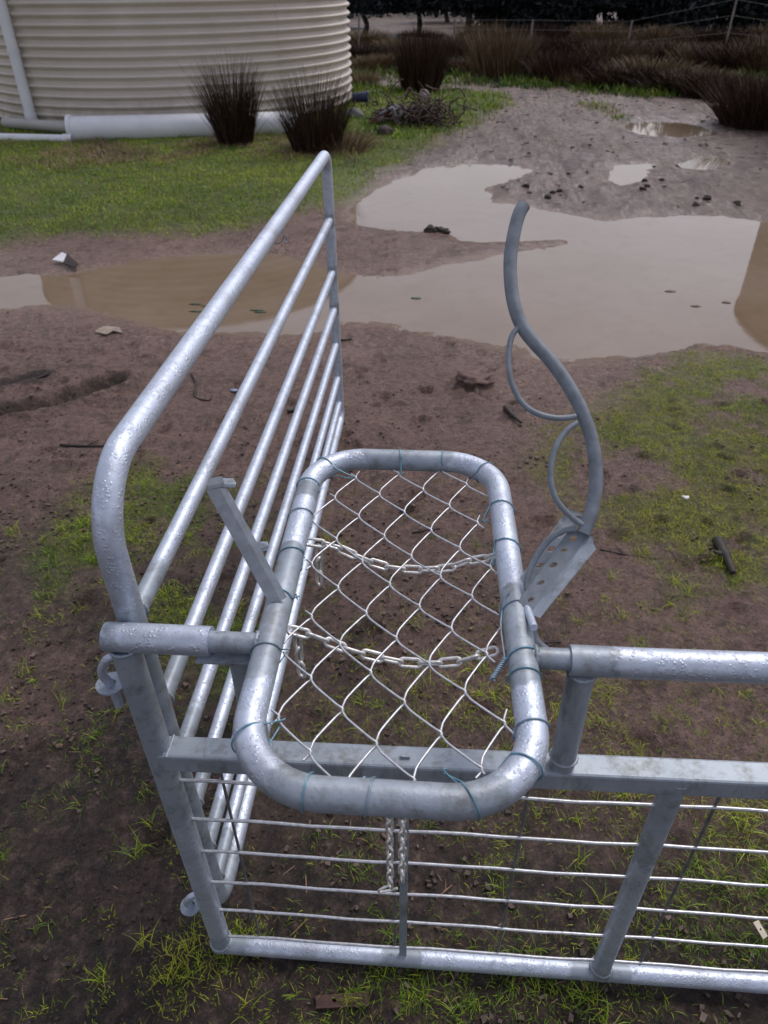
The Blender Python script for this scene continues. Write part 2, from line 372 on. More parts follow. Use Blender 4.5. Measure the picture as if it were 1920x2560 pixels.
def m_ground():
    m,n,b=mat('wet_mud'); v=world(n)
    at=nd(n,'ShaderNodeVertexColor',layer_name='zone'); sp=n.nodes.new('ShaderNodeSeparateColor'); n.links.new(at.outputs['Color'],sp.inputs[0])
    G_,S_,D_=sp.outputs[0],sp.outputs[1],sp.outputs[2]; W_=at.outputs['Alpha']
    n1=noise(n,v,3.2,8,.62); n2=noise(n,v,30,10,.78); n3=noise(n,v,150,5,.7); n4=noise(n,v,.35,4,.5)
    mud=ramp(n,n2,[(.32,(.036,.020,.014)),(.42,(.150,.092,.072)),(.56,(.27,.172,.142)),(.72,(.42,.29,.245))])
    mud=mixc(n,ramp(n,n1,[(.38,g(0)),(.62,g(.38))]),mud,(.32,.205,.172))
    n5=noise(n,v,8.5,9,.75,.4)
    mud=mixc(n,ramp(n,n5,[(.34,g(.85)),(.47,g(0))]),mud,(.050,.032,.025))
    mud=mixc(n,ramp(n,noise(n,v,70,5,.7),[(.35,g(.7)),(.48,g(0))]),mud,(.030,.020,.016))
    sand=ramp(n,n2,[(.34,(.07,.048,.040)),(.48,(.25,.19,.17)),(.64,(.46,.40,.38))])
    col=mixc(n,S_,mud,sand)
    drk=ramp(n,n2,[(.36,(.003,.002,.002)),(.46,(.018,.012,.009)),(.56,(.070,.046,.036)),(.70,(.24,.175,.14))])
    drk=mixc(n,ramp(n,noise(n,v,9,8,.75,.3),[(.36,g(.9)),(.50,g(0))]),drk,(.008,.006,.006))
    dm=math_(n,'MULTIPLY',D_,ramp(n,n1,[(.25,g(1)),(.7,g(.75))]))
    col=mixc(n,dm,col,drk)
    band=nd(n,'ShaderNodeMapRange'); band.inputs['From Min'].default_value=.80; band.inputs['From Max'].default_value=1.0; n.links.new(W_,band.inputs['Value'])
    col=mixc(n,math_(n,'MULTIPLY',band.outputs[0],.75),col,(.25,.175,.13))
    grn=ramp(n,n2,[(.3,(.02,.035,.005)),(.5,(.085,.135,.012)),(.64,(.17,.21,.022)),(.8,(.22,.15,.075))])
    col=mixc(n,math_(n,'MULTIPLY',G_,.85),col,grn)
    mpn=n.nodes.new('ShaderNodeMapping'); mpn.inputs['Scale'].default_value=(2.6,.7,1); mpn.inputs['Rotation'].default_value=(0,0,.25); n.links.new(v,mpn.inputs[0])
    strk=noise(n,mpn.outputs[0],9,8,.75,.3)
    col=mixc(n,math_(n,'MULTIPLY',S_,.75),col,ramp(n,strk,[(.36,(.055,.036,.029)),(.48,(.175,.122,.102)),(.58,(.35,.265,.235)),(.70,(.55,.47,.44))]))  # streaked track mud; palest tones paint the ridges' wet sheen into the colour
    rut=ramp(n,noise(n,mpn.outputs[0],1.3,7,.7,.6),[(.40,g(.85)),(.52,g(0)),(1,g(0))])
    col=mixc(n,math_(n,'MULTIPLY',rut,math_(n,'MULTIPLY',S_,.9)),col,(.085,.062,.055))
    pos=n.nodes.new('ShaderNodeSeparateXYZ'); n.links.new(v,pos.inputs[0])
    mr=nd(n,'ShaderNodeMapRange'); mr.inputs['From Min'].default_value=17; mr.inputs['From Max'].default_value=22; n.links.new(pos.outputs['Y'],mr.inputs['Value'])
    dry=ramp(n,noise(n,v,1.2,6,.6),[(.3,(.09,.06,.045)),(.7,(.17,.12,.095))])
    col=mixc(n,mr.outputs[0],col,dry)
    speck=ramp(n,noise(n,v,95,2,.5),[(.30,g(1)),(.36,g(0))])
    col=mixc(n,math_(n,'MULTIPLY',speck,.75),col,(.012,.010,.010))
    sp2=ramp(n,noise(n,v,210,2,.5),[(.69,g(0)),(.74,g(.7))])
    col=mixc(n,sp2,col,(.30,.25,.21))
    n.links.new(col,b.inputs['Base Color'])
    rw=math_(n,'MULTIPLY',W_,.46)
    rr=ramp(n,n1,[(.3,g(.40)),(.7,g(.72))]); r3=math_(n,'SUBTRACT',math_(n,'SUBTRACT',rr,rw),math_(n,'MULTIPLY',ramp(n,noise(n,v,4.5,5,.6),[(.5,g(0)),(.62,g(1))]),.22))
    n.links.new(math_(n,'MAXIMUM',math_(n,'ADD',r3,math_(n,'MULTIPLY',G_,.3)),.16),b.inputs['Roughness'])
    b.inputs['Specular IOR Level'].default_value=.5
    hh=math_(n,'MULTIPLY',n2,math_(n,'SUBTRACT',1.0,math_(n,'MULTIPLY',W_,.72))); p=bump(n,b,hh,1.0,.045); vo=n.nodes.new('ShaderNodeTexVoronoi'); vo.inputs['Scale'].default_value=70; n.links.new(v,vo.inputs['Vector']); p=bump(n,b,math_(n,'MULTIPLY',vo.outputs['Distance'],noise(n,v,8,3,.6)),.6,.012,p); bump(n,b,n3,.8,.007,p)
    return m
MG=m_ground()
gr=npmesh('ground',np.stack([x,y,Hh.ravel()],1),gridfaces(len(ys),len(xs)),MG,True,cols); tag(gr,None,None,kind='structure')

def m_water():
    m,n,b=mat('muddy_puddle_water'); v=world(n)
    f=noise(n,v,1.1,5,.55); f2=noise(n,v,7,4,.6)
    c=ramp(n,f,[(.3,(.175,.125,.078)),(.7,(.225,.170,.125))])
    c=mixc(n,ramp(n,f2,[(.50,g(0)),(.80,g(.35))]),c,(.12,.080,.05)); c=mixc(n,ramp(n,noise(n,v,40,3,.6),[(.70,g(0)),(.76,g(.5))]),c,(.08,.07,.04))
    n.links.new(c,b.inputs['Base Color']); b.inputs['Roughness'].default_value=.035; b.inputs['IOR'].default_value=1.5
    b.inputs['Coat Weight'].default_value=0
    bump(n,b,noise(n,v,9,3,.5),.04,.004); return m
MW=m_water()
def water(P,name='puddle'):
    a=np.array(P); lo=a.min(0)-.3; hi=a.max(0)+.3; st=.06 if len(P)>20 else .05
    wx=np.arange(lo[0],hi[0],st); wy=np.arange(lo[1],hi[1],st); A,B=np.meshgrid(wx,wy)
    s=sdist(A,B,P)<.22; f=gridfaces(len(wy),len(wx)); ok=s.ravel()[f].all(1); f=f[ok]
    u,inv=np.unique(f.ravel(),return_inverse=True); V=np.stack([A.ravel()[u],B.ravel()[u],np.full(len(u),-.022)],1)
    o=npmesh(name,V,inv.reshape(-1,4),MW); tag(o,None,None,kind='structure')
for P in PUDS: water(P)

# ---------------- grass ----------------
def m_grass(name,stops,rough=.5,trans=.0):
    m,n,b=mat(name); at=nd(n,'ShaderNodeVertexColor',layer_name='zone'); sp=n.nodes.new('ShaderNodeSeparateColor'); n.links.new(at.outputs['Color'],sp.inputs[0])
    n.links.new(ramp(n,sp.outputs[0],stops),b.inputs['Base Color']); b.inputs['Roughness'].default_value=rough; b.inputs['Specular IOR Level'].default_value=(.35 if 'grass' in name else .08); return m
MGRASS=m_grass('grass_blades',[(0,(.03,.075,.010)),(.35,(.105,.21,.012)),(.6,(.24,.37,.018)),(.82,(.44,.50,.030)),(.9,(.34,.22,.07)),(1,(.42,.24,.10))])
def blades(name,bx,by,bz,L,Wd,lean,m,tone,seg=3):
    n=len(bx); a=rng.random(n)*2*np.pi; dx=np.cos(a); dy=np.sin(a); pa=a+np.pi/2+rng.normal(0,.5,n)
    V=np.zeros((n,seg+1,2,3)); 
    for k in range(seg+1):
        t=k/seg; out=L*lean*t**1.7; up=L*np.sqrt(np.clip(1-(lean*t)**2*.75,.05,1))*t
        w=Wd*(1-t)**.8+Wd*.08
        for s,sg in ((0,-.5),(1,.5)):
            V[:,k,s,0]=bx+dx*out+np.cos(pa)*w*sg; V[:,k,s,1]=by+dy*out+np.sin(pa)*w*sg; V[:,k,s,2]=bz+up
    base=(np.arange(n)*(seg+1)*2)[:,None,None]
    q=np.array([[2*k,2*k+1,2*k+3,2*k+2] for k in range(seg)])[None]
    F=(base+q).reshape(-1,4)
    col=np.zeros((n,seg+1,2,4)); col[...,0]=tone[:,None,None]; col[...,3]=1
    return npmesh(name,V.reshape(-1,3),F,m,True,col.reshape(-1,4))
def tufts(N,x0,x1,y0,y1,dens,per,spread,L,Wd,name,toneb=0,leanr=(.3,1.1)):
    toneb=toneb
    cx=rng.uniform(x0,x1,N); cy=rng.uniform(y0,y1,N); keep=rng.random(N)<dens(cx,cy); cx=cx[keep]; cy=cy[keep]
    k=rng.integers(per[0],per[1],len(cx)); idx=np.repeat(np.arange(len(cx)),k); n=len(idx)
    sz=rng.uniform(.5,1.3,len(cx)); r=spread*sz[idx]*np.sqrt(rng.random(n)); a=rng.random(n)*6.283
    bx=cx[idx]+r*np.cos(a); by=cy[idx]+r*np.sin(a); bz=lookup(bx,by)-.004
    tn=np.clip(rng.normal(.42,.18,n)+(rng.random(len(cx))[idx]-.5)*.25+fbm(bx,by,2.5,3,80)*.4+toneb+.08+.28*ss(bx,.6,1.0)*ss(by,.2,.6)*(by<3.5),0,.84); dead=rng.random(n)<.05; tn[dead]=rng.uniform(.88,1,dead.sum())
    LL=L*sz[idx]*rng.uniform(.5,1.2,n)
    o=blades(name,bx,by,bz,LL,Wd*rng.uniform(.7,1.3,n),rng.uniform(*leanr,n),MGRASS,tn)
    return tag(o,None,None,kind='stuff')
def dry_puddle(x,y): return (np.min([sdist(x,y,P) for P in PUDS],0)>.12)
def d_near(x,y):
    a,bb,p=greenness(x,y)
    base=.07*ss(y,1.9,1.0)+.42*ss(y,1.0,.2)*(1-.55*ss(y,.15,-.05))*ss(fbm(x,y,5,4,81),-.05,.25)+.16*ss(fbm(x,y,6,4,82),.15,.4)*ss(y,1.7,1.1)
    rg=.75*ss(x,.62,1.0)*ss(y,1.2,.5)*ss(fbm(x,y,5,4,84),-.25,.15)+.5*ss(x,.1,.3)*ss(y,1.0,.4)*ss(fbm(x,y,6,4,85),-.05,.2)
    return (np.maximum(np.maximum(base,rg),bb*.95))*dry_puddle(x,y)*(y<4)
tufts(52000,-1.6,3.2,-.5,3.6,d_near,(7,18),.026,.019,.0016,'grass_tufts',toneb=.02)
tufts(2900,-1.2,2.2,-.5,1.4,lambda x,y:d_near(x,y)*.8,(8,20),.015,.040,.0018,'tall_grass_tufts',toneb=.0,leanr=(.4,1.25))
tufts(700,-.12,1.3,-.08,.10,lambda x,y:.5*ss(fbm(x,y,5,3,140),.0,.3),(6,14),.02,.034,.0017,'rail_foot_grass',toneb=.0)
def d_lawn(x,y): a,_,_=greenness(x,y); return a*.9*dry_puddle(x,y)
tufts(26000,-6.5,3.4,3.6,10.5,d_lawn,(7,13),.07,.040,.0042,'lawn_grass',toneb=.0,leanr=(.3,1.25))
tufts(9000,-7,5,9,17,d_lawn,(6,10),.12,.08,.010,'far_lawn_grass',toneb=-.05,leanr=(.2,.9))
def d_verge(x,y): return ss(-sdist(x,y,ROW),-1.5,.2)*.8*ss(pdist(x,y,FARTR),.35,.6)
tufts(9000,-9,12,13,20,d_verge,(6,12),.14,.16,.014,'verge_grass',toneb=-.25,leanr=(.2,.9))
def d_dry(x,y): return np.maximum(ss(np.abs(y-(8.4-x*.1+fbm(x,y,.8,3,90)*1.5)),1.3,.2)*ss(fbm(x,y,1.8,3,91),-.25,.15)*(x<-.3), ss(np.hypot(x+1.1,y-8.4),1.1,.3)*.8)*(greenness(x,y)[0]>.3)
MDRY=m_grass('dry_grass_blades',[(0,(.08,.048,.032)),(.5,(.22,.14,.09)),(1,(.38,.26,.18))])
_mg=MGRASS; MGRASS=MDRY
tufts(9000,-6,.5,5.6,10,d_dry,(7,13),.07,.075,.004,'dry_grass',leanr=(.6,1.35))
MGRASS=_mg
# straw, char and pebbles littered near the panels
def litter(name,N,x0,x1,y0,y1,dens,Lr,Wr,m,flat=.5):
    cx=rng.uniform(x0,x1,N); cy=rng.uniform(y0,y1,N); k=rng.random(N)<dens(cx,cy); cx=cx[k]; cy=cy[k]; n=len(cx)
    L=rng.uniform(*Lr,n); W_=rng.uniform(*Wr,n); T=W_*flat; a=rng.random(n)*6.283; z=lookup(cx,cy)+T*.3
    tp=rng.uniform(.3,1,(n,8))
    V=np.zeros((n,8,3)); q=[(-1,-1,-1),(1,-1,-1),(1,1,-1),(-1,1,-1),(-1,-1,1),(1,-1,1),(1,1,1),(-1,1,1)]
    tl=rng.normal(0,.25,n)
    for i,(u,v_,w_) in enumerate(q):
        lx=u*L/2*tp[:,i]; ly=v_*W_/2*tp[:,i]; V[:,i,0]=cx+lx*np.cos(a)-ly*np.sin(a); V[:,i,1]=cy+lx*np.sin(a)+ly*np.cos(a); V[:,i,2]=z+w_*T/2+lx*tl*.5
    f=np.array([(0,3,2,1),(4,5,6,7),(0,1,5,4),(1,2,6,5),(2,3,7,6),(3,0,4,7)])
    F=((np.arange(n)*8)[:,None,None]+f[None]).reshape(-1,4)
    return tag(npmesh(name,V.reshape(-1,3),F,m,False),None,None,kind='stuff')
STRAW=m_simple('dry_straw',(.26,.16,.10),.7,0,.35,6)
litter('straw',420,-1.3,2.4,-.5,2.6,lambda x,y:.25+.75*ss(y,2.,.5),(.015,.075),(.0012,.0028),STRAW,.6)
litter('bark_chips',5200,-1.6,1.3,-.4,2.4,lambda x,y:ss(x+y*.3,1.1,.0)*ss(y,2.1,1.2)*ss(fbm(x,y,4,3,95),-.2,.3)*dry_puddle(x,y),(.004,.020),(.003,.011),CLODM,.6)
litter('earth_crumbs',12000,-1.7,2.8,-.5,2.6,lambda x,y:(.15+.85*ss(y,2.2,.8))*ss(fbm(x,y,3.5,4,130),-.05,.45)*dry_puddle(x,y),(.004,.022),(.004,.016),m_simple('earth_crumb',(.10,.07,.058),.75,0,.8,9),.7)
litter('pebbles',1300,-2,3,-.4,4.5,lambda x,y:.6*dry_puddle(x,y),(.003,.010),(.003,.008),m_simple('pebble',(.13,.095,.08),.7,0,.6,50),.7)
litter('mud_crumbs',1300,-2.5,3.5,1.2,6,lambda x,y:dry_puddle(x,y)*ss(fbm(x,y,2,4,96),.05,.4),(.005,.024),(.004,.014),MUDCLOD,.5)
litter('track_stones',260,-1,4.5,5.5,14,lambda x,y:dry_puddle(x,y)*(1-greenness(x,y)[0]),(.02,.09),(.02,.06),m_simple('track_clod',(.14,.115,.105),.7,0,.6,20),.35)

# ---------------- yard panel running away from the camera ----------------
panel=thing('yard_panel',(0,1.0,0),'long galvanised steel yard panel with eight rails running back from the cradle','livestock panel')
zt=1.128; y0,y1=.036,2.02
fr=MB()
loop=fillet([(0,y0,.115),(0,y0,zt),(0,y1,zt),(0,y1,.115)],[.05,.105,.06,.05],12,closed=True)
L2=dense(loop+[loop[0]],.03)[:-1]
fr.tube(L2,.0185,20,closed=True,up=(1,0,0)).build('frame',GALV,panel,paint=lambda x,y,z:float(max(ss(z,.99,.90)*ss(y,.2,.1), (y>1.5)*max([1-abs(z-q)/.05 for q in (.913,.728,.588)]+[0]))))
for z in (.913,.728,.588,.447,.303,.190):
    MB().tube(dense([(0,y0+.012,z),(0,y1-.012,z)],.03),.0132,18,caps=False,r2=1.12).build('rail',GALV,panel,paint=lambda x,y,z:float(ss(y,.20,.09)))
o=MB(); o.tube([onx(686,586,0)+np.array([.001,0,0])+d for d in [np.array([.021*math.cos(a),.003*math.sin(3*a),.021*math.sin(a)-.001]) for a in np.linspace(0,6.283,20)]],.0012,6).tube(catmull([onx(690,590)+np.array([.021,0,0]),onx(697,600)+np.array([.02,0,0]),onx(694,607)+np.array([.02,0,0])],5),.0011,6)
tie=o.build('tie_wire',TIEM,None); tie.location=(0,0,0)
tie.parent=panel; tie.matrix_parent_inverse=Matrix.Translation(-Vector(panel.location))

# ---------------- gate panel facing the camera ----------------
gate=thing('gate_panel',(.6,0,0),'galvanised gate panel with square beam and welded wire infill facing the camera','livestock gate')
ZB=.705
xR=2.05
MB().tube(dense([(.0,0,.020),(0,0,.90)],.02),.0195,20,up=(0,1,0)).build('post',GALV,gate,paint=lambda x,y,z:float(max(ss(z,.40,.58),ss(z,.12,.06)*.8)))
def zl(x,a,b): return a+(b-a)*x/.9
MB().hexa([(.0,-.019,.650),(xR,-.019,.690),(xR,.019,.690),(.0,.019,.650),(.0,-.019,.688),(xR,-.019,.728),(xR,.019,.728),(.0,.019,.688)]).build('square_beam',PAINT,gate,bevel=.004)
MB().tube(dense([(-.012,0,.021),(.3,0,.021),(xR,0,.036)],.02),.0175,20).build('bottom_rail',GALV,gate,paint=lambda x,y,z:float(max(ss(abs(x-.757),.09,.03),ss(abs(x-.37),.08,.02)*.7,ss(x,.10,.03)*.8)))
MB().tube(dense([(-.021,0,.918),(.118,0,.918)],.01),.0195,24).build('sleeve',GALV,gate,paint=lambda x,y,z:float(max(ss(x,.02,-.005)*.6,ss(z,.912,.902))))
MB().tube(dense([(.573,0,.915),(.66,0,.915),(xR,0,.938)],.02),.0195,24).build('top_rail',GALV,gate,paint=lambda x,y,z:float(ss(x,.66,.61)*.7))
MB().tube([(.1545,0,.685),(.1545,0,.902)],.0175,20,up=(0,1,0)).build('bracket_post',PAINT,gate)
MB().slab([(.10,-.020,.897),(.185,-.020,.897),(.185,.012,.897),(.10,.012,.897)],(0,0,.0035)).build('rest_plate',PAINT,gate)
MB().tube([(.593,0,.695),(.5905,0,.90)],.0175,20,up=(0,1,0)).build('bracket_post',PAINT,gate)
MB().tube(dense([(.757,0,.030),(.757,0,.70)],.02),[.0215,.019]+[.0175]*32,20,up=(0,1,0)).build('post',GALV,gate,paint=lambda x,y,z:float(max(ss(z,.35,.55),ss(z,.15,.08))))
MB().tube([(1.62,0,.030),(1.62,0,.70)],.0175,20,up=(0,1,0)).build('post',GALV,gate)
for (zl_,zr) in ((.600,.612),(.490,.499),(.388,.398),(.280,.289),(.171,.181),(.060,.076)):
    def kink(t): return .0012*math.sin(t*17+zl_*90)
    pts=[(.012+(xR-.012)*k/40, -.0195 if False else .0+.001*math.sin(k*.9), zl_+(zr-zl_)*(xR*k/40)/.95+kink(k/4)) for k in range(41)]
    MB().tube(pts,.0030,8).build('infill_wire',WIREM,gate)
for (xa,xb) in ((.085,.080),(.353,.353),(.555,.556),(.83,.83),(1.09,1.09),(1.36,1.36),(1.8,1.8)):
    MB().tube(dense([(xa,.005,.655),(xb,.006,.055)],.12),.0026,8).build('infill_wire',WIREDK,gate)
MB().box((.3625,-.004,.028),(.3765,.002,.70)).build('flat_stay',PAINT,gate)

def lug(cx,cz,top,low):
    t=thing('panel_hook',(cx,-.006,cz),'','hook')
    # disc plate with a hole (ring) welded to the post
    seg=40; R0,R1,h=.0200,.0070,.0032; v=[];f=[]
    for k in range(seg):
        a=2*math.pi*k/seg
        for r_,z_ in ((R0,h),(R0,0),(R1,h),(R1,0)): v.append((cx+math.cos(a)*r_*1.02,.000+math.sin(a)*r_,cz+z_))
    for k in range(seg):
        a=k*4; b=((k+1)%seg)*4; f+=[(a,b,b+2,a+2),(a+1,a+3,b+3,b+1),(a,a+1,b+1,b),(a+2,b+2,b+3,a+3)]
    MB().add(v,f,False).build('eye_plate',PAINT,t)
    MB().tube(catmull([(-.014,0,cz+top),(-.030,-.004,cz+top*.86),(cx-.003,-.006,cz+top*.5),(cx,-.004,cz+.01),(cx,0,cz-.008),(cx+.001,0,cz-low)],7),.0062,14).build('pin',GALV,t)
    return t
t=lug(-.0375,.822,.062,.045); t['label']='upper hook pin dropped through a round eye plate on the corner post'
t=lug(-.0370,.179,.052,.020); t['label']='lower hook pin through an eye plate near the foot of the corner post'

# ---------------- tilting cradle ----------------
ZC=.916
cr=thing('sheep_cradle',(.354,.12,ZC),'rounded galvanised tube frame with chain-link netting pivoting on the gate','cradle')
c0=[(.1955,-.203,ZC),(.519,-.203,ZC),(.5035,.449,ZC),(.1865,.449,ZC)]
ring=fillet(c0,[.095,.095,.09,.09],14,closed=True)
def cpaint(x,y,z):
    k=0.0
    for (a,b),rx,ry in (((.36,-.203),.125,.05),((.35,.449),.075,.04),((.19,.02),.04,.085),((.512,.03),.04,.085),((.19,.15),.04,.04),((.187,.33),.04,.02)):
        d=math.hypot((x-a)/rx,(y-b)/ry); k=max(k,float(ss(d,1.35,.75)))
    return k
MB().tube(dense(ring+[ring[0]],.012)[:-1],.0185,22,closed=True).build('frame_tube',GALV,cr,paint=cpaint)
MB().tube([(.178,0,ZC+.002),(.10,0,ZC+.002)],.0140,18).build('pivot_tube',PAINT,cr)
MB().tube([(.525,0,ZC),(.60,0,ZC)],.0140,18).build('pivot_tube',PAINT,cr)
def weld(c,ax,R_,parent,m=None):
    ax=np.array(ax,float); ax/=np.linalg.norm(ax); u=np.cross(ax,[.3,.2,.9]); u/=np.linalg.norm(u); w_=np.cross(ax,u); pts=[];rr=[]
    for k in range(40):
        a=2*math.pi*k/40; pts.append(np.array(c)+u*math.cos(a)*R_+w_*math.sin(a)*R_+ax*random.uniform(-.0009,.0009)); rr.append(.0019+.0011*abs(math.sin(a*7+c[0]*50))+random.uniform(0,.0004))
    MB().tube(pts,rr,8,closed=True).build('weld_bead',m or PAINT,parent)
weld((.179,0,ZC+.002),(1,0,0),.0142,cr); weld((.531,0,ZC),(1,0,0),.0145,cr)
for c_,r_ in (((.1545,0,.6985),.0176),((.1545,0,.8955),.0176),((.593,0,.7175),.0176),((.5907,0,.8965),.0178),((.757,0,.683),.0176),((.757,0,.047),.0190),((0,0,.9015),.0188),((0,0,.036),.0200)): weld(c_,(0,0,1),r_,gate)
for z in (.913,.728,.588,.447,.303): weld((0,y1-.0175,z),(0,1,0),.0128,panel)
for z in (.913,.728,.588,.447,.303,.190): weld((0,y0+.020,z),(0,1,0),.0135,panel)
for z_ in (.652,.687): 
    MB().tube([(.0195,-.019+.038*k/9,z_+random.uniform(-.001,.001)) for k in range(10)],[.0022+random.uniform(0,.0008) for k in range(10)],7).build('weld_bead',PAINT,gate)
# netting
A_=np.array([.0443,-.0445]); B_=np.array([-.0285,-.0618]); N0=np.array([.3035,.3565])
lat=[]
def nz(x_,y_): return ZC-.006-.012*math.exp(-((x_-.35)/.11)**2-((y_-.12)/.25)**2)
inner=[(c[0],c[1]) for c in ring]
def inside(x_,y_,m_=0.0):
    return sdist(np.array([x_]),np.array([y_]),inner)[0]<-m_
net=MB(); RW=.00145
edge_nodes=[]
for k in range(-9,10):
    # wire k runs towards the camera alternating B then A
    P=[]
    for j in range(-12,14):
        # node positions: left bends L(j)=N0 + k*A + j*(A+B) ; right bends = L + B
        Ln=N0+A_*k+(A_+B_)*j ; Rn=Ln+A_
        P.append((Ln,-1)); P.append((Rn,1))
    # order: L0 ->A-> R0 ->B-> L1 ...
    path=[]
    for i,(q,s) in enumerate(P):
        a=P[i-1][0] if i>0 else q; b=P[i+1][0] if i<len(P)-1 else q
        ua=(a-q); ub=(b-q)
        if s<0: o1=np.array([.0022,0]); st=((.34,-1,1.0,-.0010),(.16,-.8,1,-.0004),(.05,-.4,1,0))
        else: o1=np.array([.0055,0]); st=((.17,1,1.0,-.0004),(.07,.9,1,-.0001),(.02,.4,1,0))
        wgt=lambda t_: max(0,1-t_/.2)
        for t_,zz,_,dx in st: path.append((q+o1*wgt(t_)+ua*t_+np.array([dx if s<0 else -dx,0])*2.2,zz))
        for t_,zz,_,dx in reversed(st): path.append((q+o1*wgt(t_)+ub*t_+np.array([dx if s<0 else -dx,0])*2.2,-zz))
    cur=[]
    for q,zz in path+[(np.array([99,99]),0)]:
        if inside(q[0],q[1],.0165) : cur.append((q[0],q[1],nz(q[0],q[1])+zz*RW*.95))
        else:
            if len(cur)>3:
                net.tube(catmull(cur,3),RW,8); edge_nodes+= [cur[0],cur[-1]]
            cur=[]
net.build('netting',WIREM,cr)
# tie wires round the tube: positions read off the photo (pixel on the tube, pixel of the mesh node)
ties=[((790,1160),(880,1190)),((748,1205),(797,1222)),((724,1295),(780,1293)),((700,1395),(756,1393)),((697,1480),(742,1490)),((660,1640),(716,1622)),((655,1850),(704,1800)),((780,1985),(750,1950)),((935,2003),(905,1945)),((1215,1985),(1110,1925)),((1310,1870),(1240,1930)),((1330,1785),(1283,1845)),((1302,1680),(1265,1700)),((1290,1590),(1250,1668)),((1285,1490),(1252,1535)),((1262,1345),(1232,1410)),((1250,1250),(1206,1300)),((1190,1180),(1180,1190)),((1100,1140),(1112,1170)),((985,1140),(1003,1180))]
RG=dense(ring+[ring[0]],.004)[:-1]
def tiewire(tpx,npx,mm):
    q=onz(*tpx,ZC+.012); i=min(range(len(RG)),key=lambda k:np.hypot(RG[k][0]-q[0],RG[k][1]-q[1])); n=len(RG)
    c=RG[i]; T=RG[(i+2)%n]-RG[i-2]; T/=np.linalg.norm(T); inn=np.cross(np.array([0,0,1.]),T)
    if (np.array([.354,.12,ZC])-c)@inn<0: inn=-inn
    node=onz(*npx,ZC-.004); sk=random.uniform(-.012,.012); pts=[]
    d=(node-c)@T; d=max(-.035,min(.035,d))
    r=.0198
    for k in range(15):
        a=-.35*math.pi+(1.7*math.pi)*k/14   # from inner-low over the outside back to inner
        th=math.pi*.5-(-.9*math.pi+1.8*math.pi*k/14)+math.pi*.5
        ph=-.88*math.pi+1.76*math.pi*k/14
        pts.append(c+(-inn*math.cos(ph)+np.array([0,0,1.])*math.sin(ph))*r+T*(d*.5+sk*(k/14-.5)*2))
    nd_=np.array([node[0],node[1],nz(node[0],node[1])])
    pts=[nd_+np.array([0,0,-.002])]+pts+[nd_+np.array([0,0,.003]),nd_+np.array([.003,.004,.001])]
    MB().tube(catmull(pts,3),.00105,6).build('tie_wire',mm,cr)
TIE2=m_simple('grey_blue_tie_wire',(.24,.34,.42),.4,.4,.3,60)
for i,(a,b) in enumerate(ties): tiewire(a,b,TIEM if i%3!=2 else TIE2)
# twisted binding on the right side
b0=onz(1262,1648,ZC); b1=onz(1230,1700,ZC); tw=[]
for ph in (0,math.pi):
    pts=[]
    for k in range(40):
        t_=k/39; a=t_*5*2*math.pi+ph; c=b0+(b1-b0)*t_; pts.append(c+np.array([math.cos(a)*.003,0,math.sin(a)*.003]))
    tw.append(pts)
mb=MB(); [mb.tube(p_,.0011,6) for p_ in tw]; mb.tube(catmull([b0,onz(1252,1560,ZC+.0),onz(1262,1500,ZC+.012),onz(1275,1478,ZC+.02)],8),.0011,6); mb.build('twisted_tie',TIE2,cr)

# left flat arm
def D3(px,py,D): return ond(px,py,D)
arm=MB(); fp=[D3(515,1227,.985),D3(549,1220,.985),D3(703,1502,.955),D3(671,1507,.955)]
arm.slab(fp,np.array([.0075,.006,.0015])).build('flat_arm',DARKP,cr,bevel=.0006)
armo=cr.children[-1]
MB().slab([D3(520,1207,.992),D3(554,1200,.992),D3(560,1216,.985),D3(518,1225,.985)],(.0,.004,.004)).build('arm_tip',DARKP,cr)
MB().slab([D3(552,1203,.995),D3(584,1204,.995),D3(590,1215,.988),D3(588,1220,.986),D3(557,1219,.986)],(.0,.003,.004)).build('arm_tab',PAINT,cr,bevel=.001)
MB().slab([D3(634,1366,.99),D3(645,1360,.99),D3(668,1360,.99),D3(672,1370,.985),D3(668,1378,.985),D3(643,1384,.985)],(.0,.003,.003)).build('arm_tab',PAINT,cr,bevel=.001)
